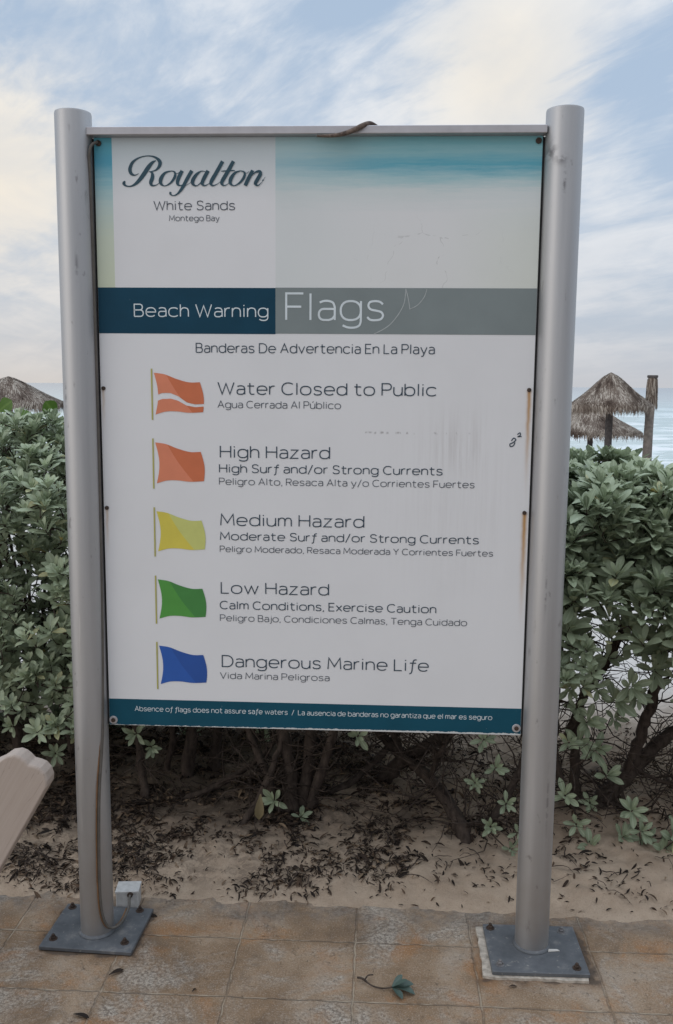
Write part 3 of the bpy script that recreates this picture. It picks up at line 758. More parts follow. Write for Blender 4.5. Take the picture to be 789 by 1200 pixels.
def ground_z(x, y):
    prof = np.interp(y, [-5, 0, 0.5, 1.0, 1.8, 3, 8, 15, 30, 38, 60, 200, 9000], [0, 0, .035, .06, .03, -.10, -.42, -.80, -1.30, -1.80, -3.0, -12, -30])
    far = 0.03 * fbm(x, y, 0.5, 3, 9.0) if 0.8 < y < 34 else 0
    nr = 0.0
    if y < 4:
        e = edge(x); tt = y - e
        near = -0.012 + 0.16 * tt if tt < 0.15 else 0.012
        nr = near + (0.017 * fbm(x, y, 5, 4, 1.0) + 0.009 * fbm(x, y, 20, 3, 4.0)) * min(1, max(0, (tt + 0.06) / 0.2))
        if tt < -0.02: nr = -0.02
    return float(prof + nr + far * min(1, max(0, y - 0.8)))
ys = list(np.arange(0.06, 2.4, 0.014)) + list(np.arange(2.4, 6, 0.12)) + list(np.arange(6, 42, 1.2)) + [60, 120, 300, 1000, 9000]
xs = [-9000, -1500, -300, -90, -60, -40, -28, -20, -14, -9.2, -6, -4.5, -3.4, -2.8] + list(np.arange(-2.4, 2.6, 0.018)) + [2.8, 3.4, 4.5, 6, 9.2, 14, 20, 28, 40, 60, 90, 300, 1500, 9000]
V = []; F = []
nx = len(xs)
for y in ys:
    for x in xs:
        V.append((x, y, ground_z(x, y)))
for j in range(len(ys) - 1):
    for i in range(nx - 1):
        F.append((j * nx + i, j * nx + i + 1, j * nx + nx + i + 1, j * nx + nx + i))
me = bpy.data.meshes.new("sand"); me.from_pydata(V, [], F)
tag(link("sand_beach", me, m_sand, None, True), kind='structure')

m_sea, nb = material("sea_water")
c = obj_co(nb); X, Y_, Z = nb.xyz(c)[:3]
ly = nb.m('LOGARITHM', nb.m('MAXIMUM', Y_, 1.0), 10)
tt = nb.ss(ly, 1.55, 3.2)
col = nb.ramp(tt, [(0.0, (0.47, 0.575, 0.555)), (0.25, (0.38, 0.50, 0.50)), (0.55, (0.37, 0.42, 0.43)), (1.0, (0.27, 0.30, 0.325))])
fo = nb.noise(nb.comb(nb.m('MULTIPLY', X, 0.13), nb.m('MULTIPLY', ly, 17.0), 0.0), 1.0, 7, 0.65, 0.8)
foam = nb.m('MULTIPLY', nb.ss(fo, 0.46, 0.58), nb.ss(ly, 2.5, 1.75))
col = nb.mix(nb.m('MULTIPLY', foam, 0.85), col, (0.78, 0.79, 0.79))
nb.put(nb.b.inputs['Base Color'], col)
nb.put(nb.b.inputs['Roughness'], nb.ss(foam, 0, 1, 0.22, 0.8))
wv = nb.noise(nb.comb(nb.m('MULTIPLY', X, 0.10), nb.m('MULTIPLY', ly, 60.0), 1.0), 1.0, 5, 0.6)
nb.put(nb.b.inputs['Normal'], nb.bump(wv, 0.5, 0.4))
mb = MB(); mb.add([(-9000, 30, -1.72), (9000, 30, -1.72), (9000, 9000, -1.72), (-9000, 9000, -1.72)], [(0, 1, 2, 3)])
tag(mb.build("sea", m_sea), kind='structure')

# ------------------------------------------------------------------ leaning timber at the left edge
m_wood, nb = material("pale_weathered_timber")
c = obj_co(nb)
gv = nb.n('ShaderNodeVectorRotate', rotation_type='Y_AXIS'); nb.put(gv.inputs['Vector'], c); gv.inputs['Angle'].default_value = -0.52
gr = nb.noise(nb.scale(gv.outputs[0], (90, 60, 5)), 1.0, 6, 0.65, 0.3)
ckn = nb.noise(nb.scale(gv.outputs[0], (38, 30, 2.2)), 1.0, 3, 0.5)
col = nb.ramp(gr, [(0.25, (0.395, 0.325, 0.275)), (0.5, (0.42, 0.35, 0.30)), (0.75, (0.45, 0.38, 0.33))])
col = nb.mix(nb.ss(nb.noise(c, 20, 5), 0.58, 0.75, 0, 0.35), col, (0.54, 0.47, 0.41))
col = nb.mix(nb.ss(nb.m('ABSOLUTE', nb.m('SUBTRACT', ckn, 0.5)), 0.006, 0.002, 0, 0.40), col, (0.20, 0.16, 0.13))
nb.put(nb.b.inputs['Base Color'], col); nb.b.inputs['Roughness'].default_value = 0.8
nb.put(nb.b.inputs['Normal'], nb.bump(gr, 0.07, 0.001))
prof = [(-.80, 0), (-.4, 0), (0, 0), (.016, .007), (.030, .022), (.036, .040), (.034, .056), (.0300, .070), (.0292, .0725), (.034, .086), (.0365, .102), (.034, .117), (.020, .134), (-.006, .146), (-.032, .165), (-.062, .178), (-.4, .182), (-.80, .182)]
ax = Vector((0.496, 0.03, 0.868)).normalized(); wx = Vector((-0.868, 0.0, 0.496)); th = ax.cross(wx).normalized()
O = Vector((-0.696, -0.300, 0.618)); n = len(prof)
if th.y < 0: th = -th
fr = [O + ax * s_ + wx * w_ for s_, w_ in prof]
ctr = sum(fr, Vector()) / n
v = []
for dd, ins in ((0.004, 0.0), (0.0, 0.028), (0.056, 0.0), (0.060, 0.028)):
    v += [p + (Vector((O + ax * -0.2 + wx * 0.09)) - p) * ins * 0.9 + th * dd for p in fr]
mb = MB()
f = [tuple(n + i for i in range(n)), tuple(3 * n + i for i in reversed(range(n)))]
for i in range(n):
    j = (i + 1) % n
    f += [(n + j, n + i, i, j), (j, i, 2 * n + i, 2 * n + j), (2 * n + j, 2 * n + i, 3 * n + i, 3 * n + j)]
mb.add(v, f)
# seam of the two laminated halves
tm = mb.build("timber_post", m_wood, None, False)
bv = tm.modifiers.new("bevel", 'BEVEL'); bv.width = 0.003; bv.segments = 2; bv.limit_method = 'ANGLE'
tag(tm, "pale weathered timber with rounded end leaning up from the left edge", "timber post")

# ------------------------------------------------------------------ thatched umbrellas on the beach
m_thatch, nb = material("grey_palm_thatch")
at = nb.n('ShaderNodeAttribute', attribute_name='var').outputs['Fac']
nb.put(nb.b.inputs['Base Color'], nb.ramp(at, [(0.0, (0.055, 0.038, 0.030)), (0.35, (0.15, 0.115, 0.092)), (0.7, (0.27, 0.225, 0.185)), (1.0, (0.44, 0.39, 0.33))]))
nb.b.inputs['Roughness'].default_value = 0.95; nb.b.inputs['Specular IOR Level'].default_value = 0.15
m_pole_w = simple("dark_wood_pole", (0.085, 0.075, 0.072), 0.85, 0, 0.35, 9)
m_pole_g = simple("grey_wood_pole", (0.22, 0.195, 0.175), 0.9, 0, 0.3, 9, 0.2)
def arr_mesh(name, V, quads, var=None, extra=None):
    me = bpy.data.meshes.new(name)
    V = np.asarray(V, np.float32).reshape(-1, 3); Q = np.asarray(quads, np.int32); k = Q.shape[1]
    me.vertices.add(len(V)); me.vertices.foreach_set('co', V.ravel())
    me.loops.add(Q.size); me.loops.foreach_set('vertex_index', Q.ravel())
    me.polygons.add(len(Q)); me.polygons.foreach_set('loop_start', np.arange(0, Q.size, k, dtype=np.int32))
    for nm, a in (('var', var), ('rib', extra)):
        if a is not None:
            me.attributes.new(nm, 'FLOAT', 'POINT').data.foreach_set('value', np.asarray(a, np.float32))
    me.update(calc_edges=True)
    return me
def strands(c, R, H, drop, N, rs, lumps):
    """roof cone of layered palm strands: apex at c, radius R, height H"""
    vs_, qs, va = [], [], []
    n0 = 0
    # solid core
    nseg = 48; prof_ = [(0.02, 0.0), (0.25, -0.22), (0.6, -0.62), (0.97, -0.96), (0.95, -1.04), (0.5, -0.75), (0.02, -0.3)]
    for r_, z_ in prof_:
        for i in range(nseg):
            a = 2 * math.pi * i / nseg; w = 1 + 0.05 * math.sin(3 * a + lumps) + 0.03 * math.sin(7 * a)
            vs_.append((c[0] + R * r_ * w * math.cos(a), c[1] + R * r_ * w * math.sin(a), c[2] + H * z_)); va.append(0.1 + 0.25 * rs.rand())
    for k in range(len(prof_) - 1):
        for i in range(nseg):
            qs.append((k * nseg + i, k * nseg + (i + 1) % nseg, (k + 1) * nseg + (i + 1) % nseg, (k + 1) * nseg + i))
    n0 = len(vs_)
    for _ in range(N):
        a = rs.rand() * 2 * math.pi; w = 1 + 0.05 * math.sin(3 * a + lumps) + 0.03 * math.sin(7 * a)
        t0 = rs.rand() ** 0.6 * 0.97; ln = 0.16 + 0.14 * rs.rand(); t1 = t0 + ln
        da = rs.normal() * 0.06
        def pt(t_, a_, lift):
            zz_ = np.interp(t_, [0, .25, .6, .97, 1.0, 1.3], [0, -.22, -.62, -.96, -1.0, -1.0 - drop * 1.3])
            rr = min(t_, 1.02 + 0.02 * (t_ - 1))
            return np.array((c[0] + R * rr * w * math.cos(a_), c[1] + R * rr * w * math.sin(a_), c[2] + H * zz_ + lift))
        p0 = pt(t0, a, 0.03); p1 = pt((t0 + t1) / 2, a + da * .5, 0.05 + 0.03 * rs.rand()); p2 = pt(t1, a + da, 0.01 + 0.05 * rs.rand() - (0.16 * rs.rand() ** 2 + 0.10 * max(0, fbm(4 * math.cos(a), 4 * math.sin(a), 1.0, 3, lumps)) if t1 > 1 else 0))
        tg = np.array((-math.sin(a), math.cos(a), 0)) * (0.006 + 0.011 * rs.rand())
        b = n0
        vs_ += [p0 - tg, p0 + tg, p1 - tg, p1 + tg, p2 - tg * .3, p2 + tg * .3]; n0 += 6
        sh = np.clip((0.25 + 0.75 * rs.rand() ** 1.2) * (1.0 + 1.1 * fbm(3 * math.cos(a), 3 * math.sin(a) + 4 * t0, 0.9, 3, lumps)), 0, 1); va += [sh * .8, sh * .8, sh, sh, sh * .9, sh * .9]
        qs += [(b, b + 1, b + 3, b + 2), (b + 2, b + 3, b + 5, b + 4)]
    return arr_mesh("thatch", vs_, qs, va)
def palapa(x, y, apex, R, H, drop, pole_r, label, table, seed, mat=None):
    zg = ground_z(x, y)
    t_ = empty("thatched_umbrella", (x, y, zg), label, "beach umbrella", "thatched umbrellas on the beach")
    link("thatch_roof", strands((x, y, apex), R, H, drop, 9500, np.random.RandomState(seed), seed), m_thatch, t_)
    mb = MB(); mb.lathe((x, y, zg - .1), [(pole_r * 1.05, 0), (pole_r, 1.0), (pole_r * .95, apex - zg - H * .25)], 16)
    mb.build("pole", mat or m_pole_w, t_, True)
    if table:
        mb = MB(); mb.lathe((x, y, zg + 0.62), [(0.30, 0), (0.44, 0.02), (0.45, 0.05), (0.42, 0.07), (0.10, 0.10)], 24)
        mb.build("table_ring", m_pole_w, t_)
palapa(7.93, 29.0, 2.17, 1.34, 1.12, 0.22, 0.125, "grey thatched umbrella on a dark pole right of the right sign post", True, 3)
palapa(8.45, 34.0, 0.98, 1.98, 1.05, 0.18, 0.11, "lower wide thatched umbrella partly hidden behind the taller one by the sea", False, 5)
palapa(-12.85, 29.0, 1.88, 1.86, 0.98, 0.20, 0.12, "thatched umbrella above the shrubs at the far left edge", False, 8)
# post with a thatch-wrapped head
zg = ground_z(9.25, 29)
tp_ = empty("thatch_topped_post", (9.28, 29, zg), "thick grey timber post with a thatch-wrapped head beside the taller umbrella", "post")
mb = MB(); mb.tube([(9.26, 29, zg - .1), (9.27, 29, 0.3), (9.31, 29, 2.02)], [0.17, 0.15, 0.14], 14); mb.build("pole", m_pole_g, tp_, True)
mb = MB(); mb.lathe((9.31, 29, 2.02), [(0.17, 0), (0.185, 0.05), (0.17, 0.09)], 14); mb.build("cap", m_pole_w, tp_)
rs = np.random.RandomState(4); vs_, qs, va = [], [], []
for k in range(700):
    a = rs.rand() * 2 * math.pi; z1 = 2.02 - rs.rand() * 0.75; ln = 0.25 + 0.15 * rs.rand(); r_ = 0.165 + (2.02 - z1) * 0.03
    o_ = np.array((9.31, 29, 0)); dr = np.array((math.cos(a), math.sin(a), 0)); tg = np.array((-math.sin(a), math.cos(a), 0)) * .018
    p0 = o_ + dr * r_ + (0, 0, z1); p1 = o_ + dr * (r_ + .01 + .02 * rs.rand()) + (0, 0, z1 - ln)
    b = len(vs_); vs_ += [p0 - tg, p0 + tg, p1 + tg * .4, p1 - tg * .4]; qs.append((b, b + 1, b + 2, b + 3)); s_ = rs.rand() ** 0.9; va += [s_] * 4
link("thatch_wrap", arr_mesh("wrap", vs_, qs, va), m_thatch, tp_)

# ------------------------------------------------------------------ shrubs
def leaf_material(name, dark, light, rib, rough=0.5):
    m, nb = material(name)
    var = nb.n('ShaderNodeAttribute', attribute_name='var').outputs['Fac']
    rb = nb.n('ShaderNodeAttribute', attribute_name='rib').outputs['Fac']
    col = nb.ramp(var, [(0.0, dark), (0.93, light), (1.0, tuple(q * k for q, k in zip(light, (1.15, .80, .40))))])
    n = nb.noise(obj_co(nb), 40, 3)
    col = nb.mix(nb.ss(n, 0.4, 0.7, 0, 0.18), col, tuple(q * .6 for q in dark))
    col = nb.mix(nb.m('MULTIPLY', nb.ss(rb, 0.72, 1.0), 0.55), col, rib)
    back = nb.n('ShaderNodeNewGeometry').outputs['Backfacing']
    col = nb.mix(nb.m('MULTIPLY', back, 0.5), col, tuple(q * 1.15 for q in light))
    nb.put(nb.b.inputs['Base Color'], col)
    nb.b.inputs['Roughness'].default_value = rough; nb.b.inputs['Specular IOR Level'].default_value = 0.5
    tr = nb.n('ShaderNodeBsdfTranslucent'); nb.put(tr.inputs[0], col)      # thin leaves pass some light
    mx = nb.n('ShaderNodeMixShader'); mx.inputs[0].default_value = 0.20
    out_ = [q for q in m.node_tree.nodes if q.type == 'OUTPUT_MATERIAL'][0]
    nb.L.new(nb.b.outputs[0], mx.inputs[1]); nb.L.new(tr.outputs[0], mx.inputs[2]); nb.L.new(mx.outputs[0], out_.inputs[0])
    return m
m_leaf = leaf_material("silver_green_leaf", (0.062, 0.098, 0.050), (0.43, 0.495, 0.33), (0.48, 0.54, 0.40))
m_dleaf = leaf_material('dark_green_leaf', (0.035, 0.058, 0.045), (0.085, 0.13, 0.11), (0.12, 0.17, 0.14))
m_grape = leaf_material("bright_green_leaf", (0.035, 0.085, 0.012), (0.10, 0.19, 0.03), (0.25, 0.36, 0.10), 0.4)
m_yellow = leaf_material("yellowed_leaf", (0.16, 0.14, 0.07), (0.25, 0.20, 0.11), (0.28, 0.24, 0.15))
m_bark, nb = material("dark_shrub_bark")
c = obj_co(nb)
nb.put(nb.b.inputs['Base Color'], nb.ramp(nb.noise(nb.scale(c, (1, 1, .4)), 45, 5, .65), [(0.3, (0.030, 0.022, 0.018)), (0.7, (0.105, 0.080, 0.065))]))
nb.b.inputs['Roughness'].default_value = 0.92; nb.b.inputs['Specular IOR Level'].default_value = 0.2
nb.put(nb.b.inputs['Normal'], nb.bump(nb.noise(nb.scale(c, (1, 1, .4)), 60, 4), 0.6, 0.004))

TL = np.array([0, .15, .36, .58, .77, .91, 1.0]); HW = np.array([.028, .075, .145, .190, .182, .105, .010])
def leaf_template(wide=1.0, fold=0.35, curl=0.12):
    v = []; rib = []
    for t_, h in zip(TL, HW):
        zc_ = -curl * t_ * t_
        for sgn in (-1, 0, 1):
            v.append((t_, sgn * h * wide, zc_ + (fold * h * wide if sgn else 0))); rib.append(0.0 if sgn else 1.0)
    q = []
    for k in range(len(TL) - 1):
        q += [(3 * k, 3 * k + 1, 3 * k + 4, 3 * k + 3), (3 * k + 1, 3 * k + 2, 3 * k + 5, 3 * k + 4)]
    return np.array(v), np.array(q), np.array(rib)
def make_leaves(P, D, U, Lg, var, wide=1.0, fold=0.35, curl=0.12):
    """P base points, D directions, U upper-face normals, Lg lengths (N arrays)"""
    tv, tq, trib = leaf_template(wide, fold, curl)
    D = D / np.linalg.norm(D, axis=1, keepdims=True)
    U = U - D * (U * D).sum(1, keepdims=True); U /= np.maximum(np.linalg.norm(U, axis=1, keepdims=True), 1e-6)
    T = np.cross(U, D)
    cv = RS.uniform(0.3, 2.0, len(P))[:, None, None]
    V = P[:, None, :] + Lg[:, None, None] * (tv[None, :, 0:1] * D[:, None] + tv[None, :, 1:2] * T[:, None] + tv[None, :, 2:3] * cv * U[:, None])
    Q = (tq[None] + (np.arange(len(P)) * len(tv))[:, None, None]).reshape(-1, 4)
    return arr_mesh("leaves", V.reshape(-1, 3), Q, np.repeat(var, len(tv)), np.tile(trib, len(P)))
def rosettes(C, A, size, nl=11, tones=None):
    """leaf rosettes at points C along axes A -> leaf arrays"""
    Ps, Ds, Us, Ls, Vs = [], [], [], [], []
    for i_, (c_, a_, s_) in enumerate(zip(C, A, size)):
        a_ = a_ / np.linalg.norm(a_)
        t_ = np.cross(a_, (0.3, 0.5, 0.81)); t_ /= np.linalg.norm(t_); b_ = np.cross(a_, t_)
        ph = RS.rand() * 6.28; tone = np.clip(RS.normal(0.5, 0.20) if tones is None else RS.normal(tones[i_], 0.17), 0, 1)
        n = max(6, nl + RS.randint(-3, 3))
        for k in range(n):
            f_ = k / (n - 1)                       # 0 = inner, young and upright; 1 = outer, spread
            az = ph + k * 2.39996 + RS.normal() * 0.15
            el = math.radians(84 - 62 * f_ ** 0.9 + RS.normal() * 9)
            r_ = t_ * math.cos(az) + b_ * math.sin(az)
            d_ = r_ * math.cos(el) + a_ * math.sin(el)
            u_ = a_ * math.cos(el) - r_ * math.sin(el)
            Ps.append(c_ - a_ * (0.035 * f_) * s_ / 0.08 + r_ * 0.004); Ds.append(d_); Us.append(u_)
            Ls.append(s_ * (0.50 + 0.62 * min(1, f_ * 1.7)) * RS.uniform(.82, 1.12))
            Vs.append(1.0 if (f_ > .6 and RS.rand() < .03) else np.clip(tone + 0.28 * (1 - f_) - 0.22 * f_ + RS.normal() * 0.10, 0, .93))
    return np.array(Ps), np.array(Ds), np.array(Us), np.array(Ls), np.array(Vs)

def ztop(x): return float(np.interp(x, [-3, -1.4, -0.8, 0.5, 0.9, 1.15, 1.5, 3], [1.46, 1.50, 1.54, 1.50, 1.43, 1.37, 1.30, 1.30]))
def crown_points(x0, x1, zmin, n_out, n_in, rs):
    """points on and below the hedge's bumpy surface between x0 and x1"""
    P, A = [], []
    yc, ry = 1.22, 0.66
    tries = 0
    while len(P) < n_out + n_in and tries < 40000:
        tries += 1
        x = rs.uniform(x0, x1); zt_ = ztop(x); zc_ = 0.86; rz = zt_ - zc_
        a = rs.uniform(-0.48, 1.48) * math.pi      # angle in the y-z section, 0 = back, pi = front
        ca, sa = math.cos(a), math.sin(a); e = 2 / 2.8
        yy = math.copysign(abs(ca) ** e, ca); zz_ = math.copysign(abs(sa) ** e, sa)
        bump = 1 + 0.13 * fbm(x * 1.0 + 3, a * 0.7, 1.9, 3, 1.3) + 0.17 * fbm(x, a * .8, 4.6, 2, 7.7)
        k = bump * (1 - (abs(rs.normal()) * 0.05 if len(P) < n_out else rs.uniform(0.08, 0.55)))
        y = yc - ry * yy * k * (-1 if ca < 0 else 1) * (1 if ca < 0 else 1) if False else yc + ry * yy * k
        z = zc_ + (rz if zz_ > 0 else 0.78) * zz_ * k
        z = min(z, zt_ + 0.03 + 0.05 * rs.rand())
        zm = zmin(x, y) + 0.07 * fbm(x, y, 3.5, 3, 4.4)
        if z < zm: continue
        if len(P) < n_out and fbm(x, z, 4.2, 2, 12.5 + y) < -0.22: continue
        nrm = np.array((rs.normal() * 0.30, yy * 0.60 + rs.normal() * .22, max(0.40, 1.05 + 0.9 * zz_) + rs.normal() * .15))
        P.append((x, y, z)); A.append(nrm)
    return np.array(P), np.array(A)
def seg_nodes(poly, r0, r1, step=0.05):
    pts_ = np.array(catmull(poly, 8)); n = len(pts_)
    return pts_, np.linspace(r0, r1, n)
def shrub(base, label, x0, x1, zmin, n_out, n_in, limbs, seed, twigs=0, extra=None, yellow=None, group="shrubs of the beach hedge", bare=None, big=1.0, fill=0):
    rs = np.random.RandomState(seed)
    zg_ = ground_z(*base)
    root = empty("shrub", (base[0], base[1], zg_), label, "shrub", group)
    bm = MB(); nodes = []
    for poly, r0, r1 in limbs:
        poly = [(x, y, (z if z is not None else ground_z(x, y) - .03)) for x, y, z in poly]
        pts_, rr = seg_nodes(poly, r0, r1)
        wob = [p + 0.008 * np.array((fbm(p[2], i, 3.1, 2, seed), fbm(p[2], i, 2.3, 2, seed + 3.), 0)) for i, p in enumerate(pts_)]
        bm.tube(wob, [float(r_) * rs.uniform(.88, 1.12) for r_ in rr], 9)
        nodes += [tuple(p) for p in wob[4:]]
    # bare zig-zag side twigs low down
    for _ in range(twigs):
        p = np.array(nodes[rs.randint(len(nodes))])
        if bare and not (bare[0] < p[2] < bare[1]): continue
        d_ = rs.normal(size=3); d_[2] = abs(d_[2]) * .5 + .1; d_ /= np.linalg.norm(d_)
        ln = rs.uniform(.12, .42); q = [p]; r_ = rs.uniform(.0018, .0045)
        for k in range(5):
            d_ = d_ + rs.normal(size=3) * .38; d_ /= np.linalg.norm(d_)
            nxt = q[-1] + d_ * ln / 5
            nxt[2] = max(nxt[2], ground_z(nxt[0], nxt[1]) + .01)
            q.append(nxt)
        bm.tube(q, [r_ * (1 - .12 * i) for i in range(6)], 4)
        if rs.rand() < .6:
            q2 = [q[3]]; d2 = d_ + rs.normal(size=3) * .7
            for k in range(3):
                d2 = d2 + rs.normal(size=3) * .3; d2 /= np.linalg.norm(d2); q2.append(q2[-1] + d2 * ln / 6)
            bm.tube(q2, [r_ * .6, r_ * .5, r_ * .4, r_ * .3], 4)
    P, A = crown_points(x0, x1, zmin, n_out, n_in, rs)
    for _ in range(fill):                            # leafy back of the shrub down to the sand
        x = rs.uniform(x0, x1); P = np.vstack([P, [(x, rs.uniform(1.45, 1.95), rs.uniform(.05, .95))]]); A = np.vstack([A, [(rs.normal() * .4, -.3 + rs.normal() * .4, .8)]])
    n0_ = len(P); nf_ = fill
    if extra is not None:
        EP = np.array([e[:3] for e in extra]); EA = np.array([e[3:6] for e in extra])
        P = np.vstack([P, EP]); A = np.vstack([A, EA])
    # twigs from each rosette back to the nearest wood
    N_ = np.array(nodes); order = np.argsort(np.linalg.norm(P[:, None] - N_[None], axis=2).min(1))
    for i in order:
        c_ = P[i]; dd_ = np.linalg.norm(N_ - c_, axis=1) + 0.5 * np.maximum(0, N_[:, 2] - c_[2]); j = int(np.argmin(dd_)); b_ = N_[j]
        L_ = np.linalg.norm(c_ - b_)
        if L_ > 0.02:
            ax_ = A[i] / np.linalg.norm(A[i])
            m1 = b_ * .65 + c_ * .35 + rs.normal(size=3) * .02 + np.array((0, 0, -.03 * L_)); m2 = c_ - ax_ * min(.05, L_ * .4)
            q = [b_, m1, m2, c_]; r_ = min(.0055, .0022 + .006 * L_)
            bm.tube(q, [r_, r_ * .85, r_ * .7, r_ * .5], 4)
            N_ = np.vstack([N_, m1[None], m2[None]])
    bm.build("branches", m_bark, root, True)
    sz = np.clip(rs.normal(.057, .010, len(P)), .036, .082) * big
    if extra is not None: sz[-len(extra):] *= .74
    tones = np.full(len(P), .60); tones[n0_ - nf_:n0_] = 0.0  # back-fill leaves darkest: deep shade of the gaps put into leaf colour
    if extra is not None: tones[n0_:] = .06          # low sprays: greener leaves, with shade put into their colour as darkening
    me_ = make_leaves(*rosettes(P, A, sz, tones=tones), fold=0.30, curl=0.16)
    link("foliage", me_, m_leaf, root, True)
    if yellow:
        YP = np.array([y_[:3] for y_ in yellow]); YD = np.array([y_[3:6] for y_ in yellow])
        me_ = make_leaves(YP, YD, np.tile((0.1, -1, .2), (len(YP), 1)), np.full(len(YP), .095), rs.rand(len(YP)), 0.95)
        yo = link("yellowed_leaf", me_, m_yellow, root, True); yo['label'] = "yellowed leaf hanging low on the stem"
    return root
def up(x, y, z, ax=0.0, ay=-0.6): return (x, y, z, ax, ay, 0.7)
# left of the left post
shrub((-1.35, 1.1), "dense silver-green shrub filling the gap left of the left sign post", -2.15, -0.86, lambda x, y: 0.40 if y < 1.1 else (0.30 if y < 1.4 else 0.08), 1250, 1000,
      [([(-1.02, .92, None), (-1.00, .95, .25), (-1.06, 1.0, .6), (-1.0, 1.0, 1.1)], .022, .010), ([(-1.28, 1.0, None), (-1.33, 1.0, .3), (-1.42, 1.05, .7), (-1.35, 1.1, 1.2)], .028, .010),
       ([(-1.45, 1.15, None), (-1.62, 1.15, .35), (-1.8, 1.2, .8), (-1.85, 1.2, 1.2)], .028, .01), ([(-1.15, 1.2, None), (-1.2, 1.3, .5), (-1.1, 1.4, 1.1)], .02, .01)], 21, 60,
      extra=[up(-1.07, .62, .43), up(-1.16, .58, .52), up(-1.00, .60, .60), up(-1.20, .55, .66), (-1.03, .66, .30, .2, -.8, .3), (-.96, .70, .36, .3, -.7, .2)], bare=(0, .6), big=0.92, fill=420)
# behind the left half of the sign
shrub((-0.62, 1.05), "shrub behind the left half of the sign, several thin dark trunks showing under the board", -0.95, -0.22, lambda x, y: 0.60 if y < 1.3 else 0.22, 420, 480,
      [([(-.71, .80, None), (-.76, .86, .2), (-.80, .95, .5), (-.75, 1.0, 1.1)], .020, .009), ([(-.60, 1.0, None), (-.58, 1.02, .3), (-.55, 1.05, .7), (-.6, 1.1, 1.2)], .030, .010),
       ([(-.50, 1.10, None), (-.49, 1.12, .3), (-.45, 1.15, .8), (-.4, 1.15, 1.2)], .026, .010), ([(-.70, 1.05, None), (-.66, 1.0, .3), (-.72, 1.0, .7)], .016, .008),
       ([(-.64, .80, None), (-.45, .86, .10), (-.25, .95, .22), (-.1, 1.0, .45)], .016, .007)], 22, 90,
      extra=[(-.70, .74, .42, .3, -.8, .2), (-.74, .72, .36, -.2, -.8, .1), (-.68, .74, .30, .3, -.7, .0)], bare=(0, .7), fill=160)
# behind the middle
shrub((-0.12, 0.82), "shrub behind the middle of the sign rising from one thick clump of stems", -0.32, 0.42, lambda x, y: 0.60 if y < 1.3 else 0.30, 420, 480,
      [([(-.14, .76, None), (-.15, .80, .2), (-.20, .85, .5), (-.2, 1.0, 1.1)], .036, .012), ([(-.10, .80, None), (-.08, .82, .2), (-.06, .88, .5), (0., 1.0, 1.1)], .034, .011),
       ([(-.07, .78, None), (-.02, .80, .22), (.06, .85, .5), (.15, .95, 1.0)], .024, .010), ([(-.17, .74, None), (-.24, .80, .18), (-.34, .90, .42), (-.35, 1.0, 1.0)], .022, .009),
       ([(-.33, .62, None), (-.26, .70, .12), (-.18, .80, .32), (-.12, .9, .6)], .018, .008), ([(-.12, .84, None), (.1, .95, .1), (.3, 1.05, .3), (.4, 1.1, .6)], .020, .008)], 23, 150,
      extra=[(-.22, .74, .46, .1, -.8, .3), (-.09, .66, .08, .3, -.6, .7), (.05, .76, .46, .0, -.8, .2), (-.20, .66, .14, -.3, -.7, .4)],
      yellow=[(-.235, .58, .20, -.05, -.25, -1)], bare=(0, .7))
# behind the right half, low forked limb
shrub((0.5, 0.65), "sprawling shrub behind the right half of the sign with a thick low forked limb", 0.36, 0.96, lambda x, y: 0.66 + 0.1 * max(0, y - .8), 380, 380,
      [([(.53, .58, None), (.49, .66, .10), (.40, .85, .16), (.28, 1.0, .20), (.15, 1.05, .32)], .032, .016), ([(.20, 1.02, None), (.30, 1.0, .17), (.46, 1.0, .28), (.58, 1.05, .48), (.66, 1.1, .9)], .034, .013),
       ([(.53, .60, None), (.60, .66, .06), (.70, .75, .16), (.80, .85, .38), (.85, .95, .8)], .020, .010), ([(.46, 1.0, .28), (.60, .98, .36), (.78, 1.0, .52), (.95, 1.1, .8)], .018, .008),
       ([(.30, 1.0, .18), (.22, 1.0, .36), (.15, 1.0, .6)], .016, .008), ([(.40, .85, .16), (.44, .8, .30), (.55, .8, .46), (.6, .85, .7)], .012, .006)], 24, 260,
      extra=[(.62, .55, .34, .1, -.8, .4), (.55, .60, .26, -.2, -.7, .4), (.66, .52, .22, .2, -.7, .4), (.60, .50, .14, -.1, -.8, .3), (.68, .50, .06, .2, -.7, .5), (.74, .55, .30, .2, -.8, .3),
             (.58, .62, .42, -.1, -.7, .5), (.20, .70, .45, 0, -.8, .2), (.12, .66, .40, 0, -.8, .2), (.70, .48, .13, .3, -.7, .3)], bare=(0, .75))
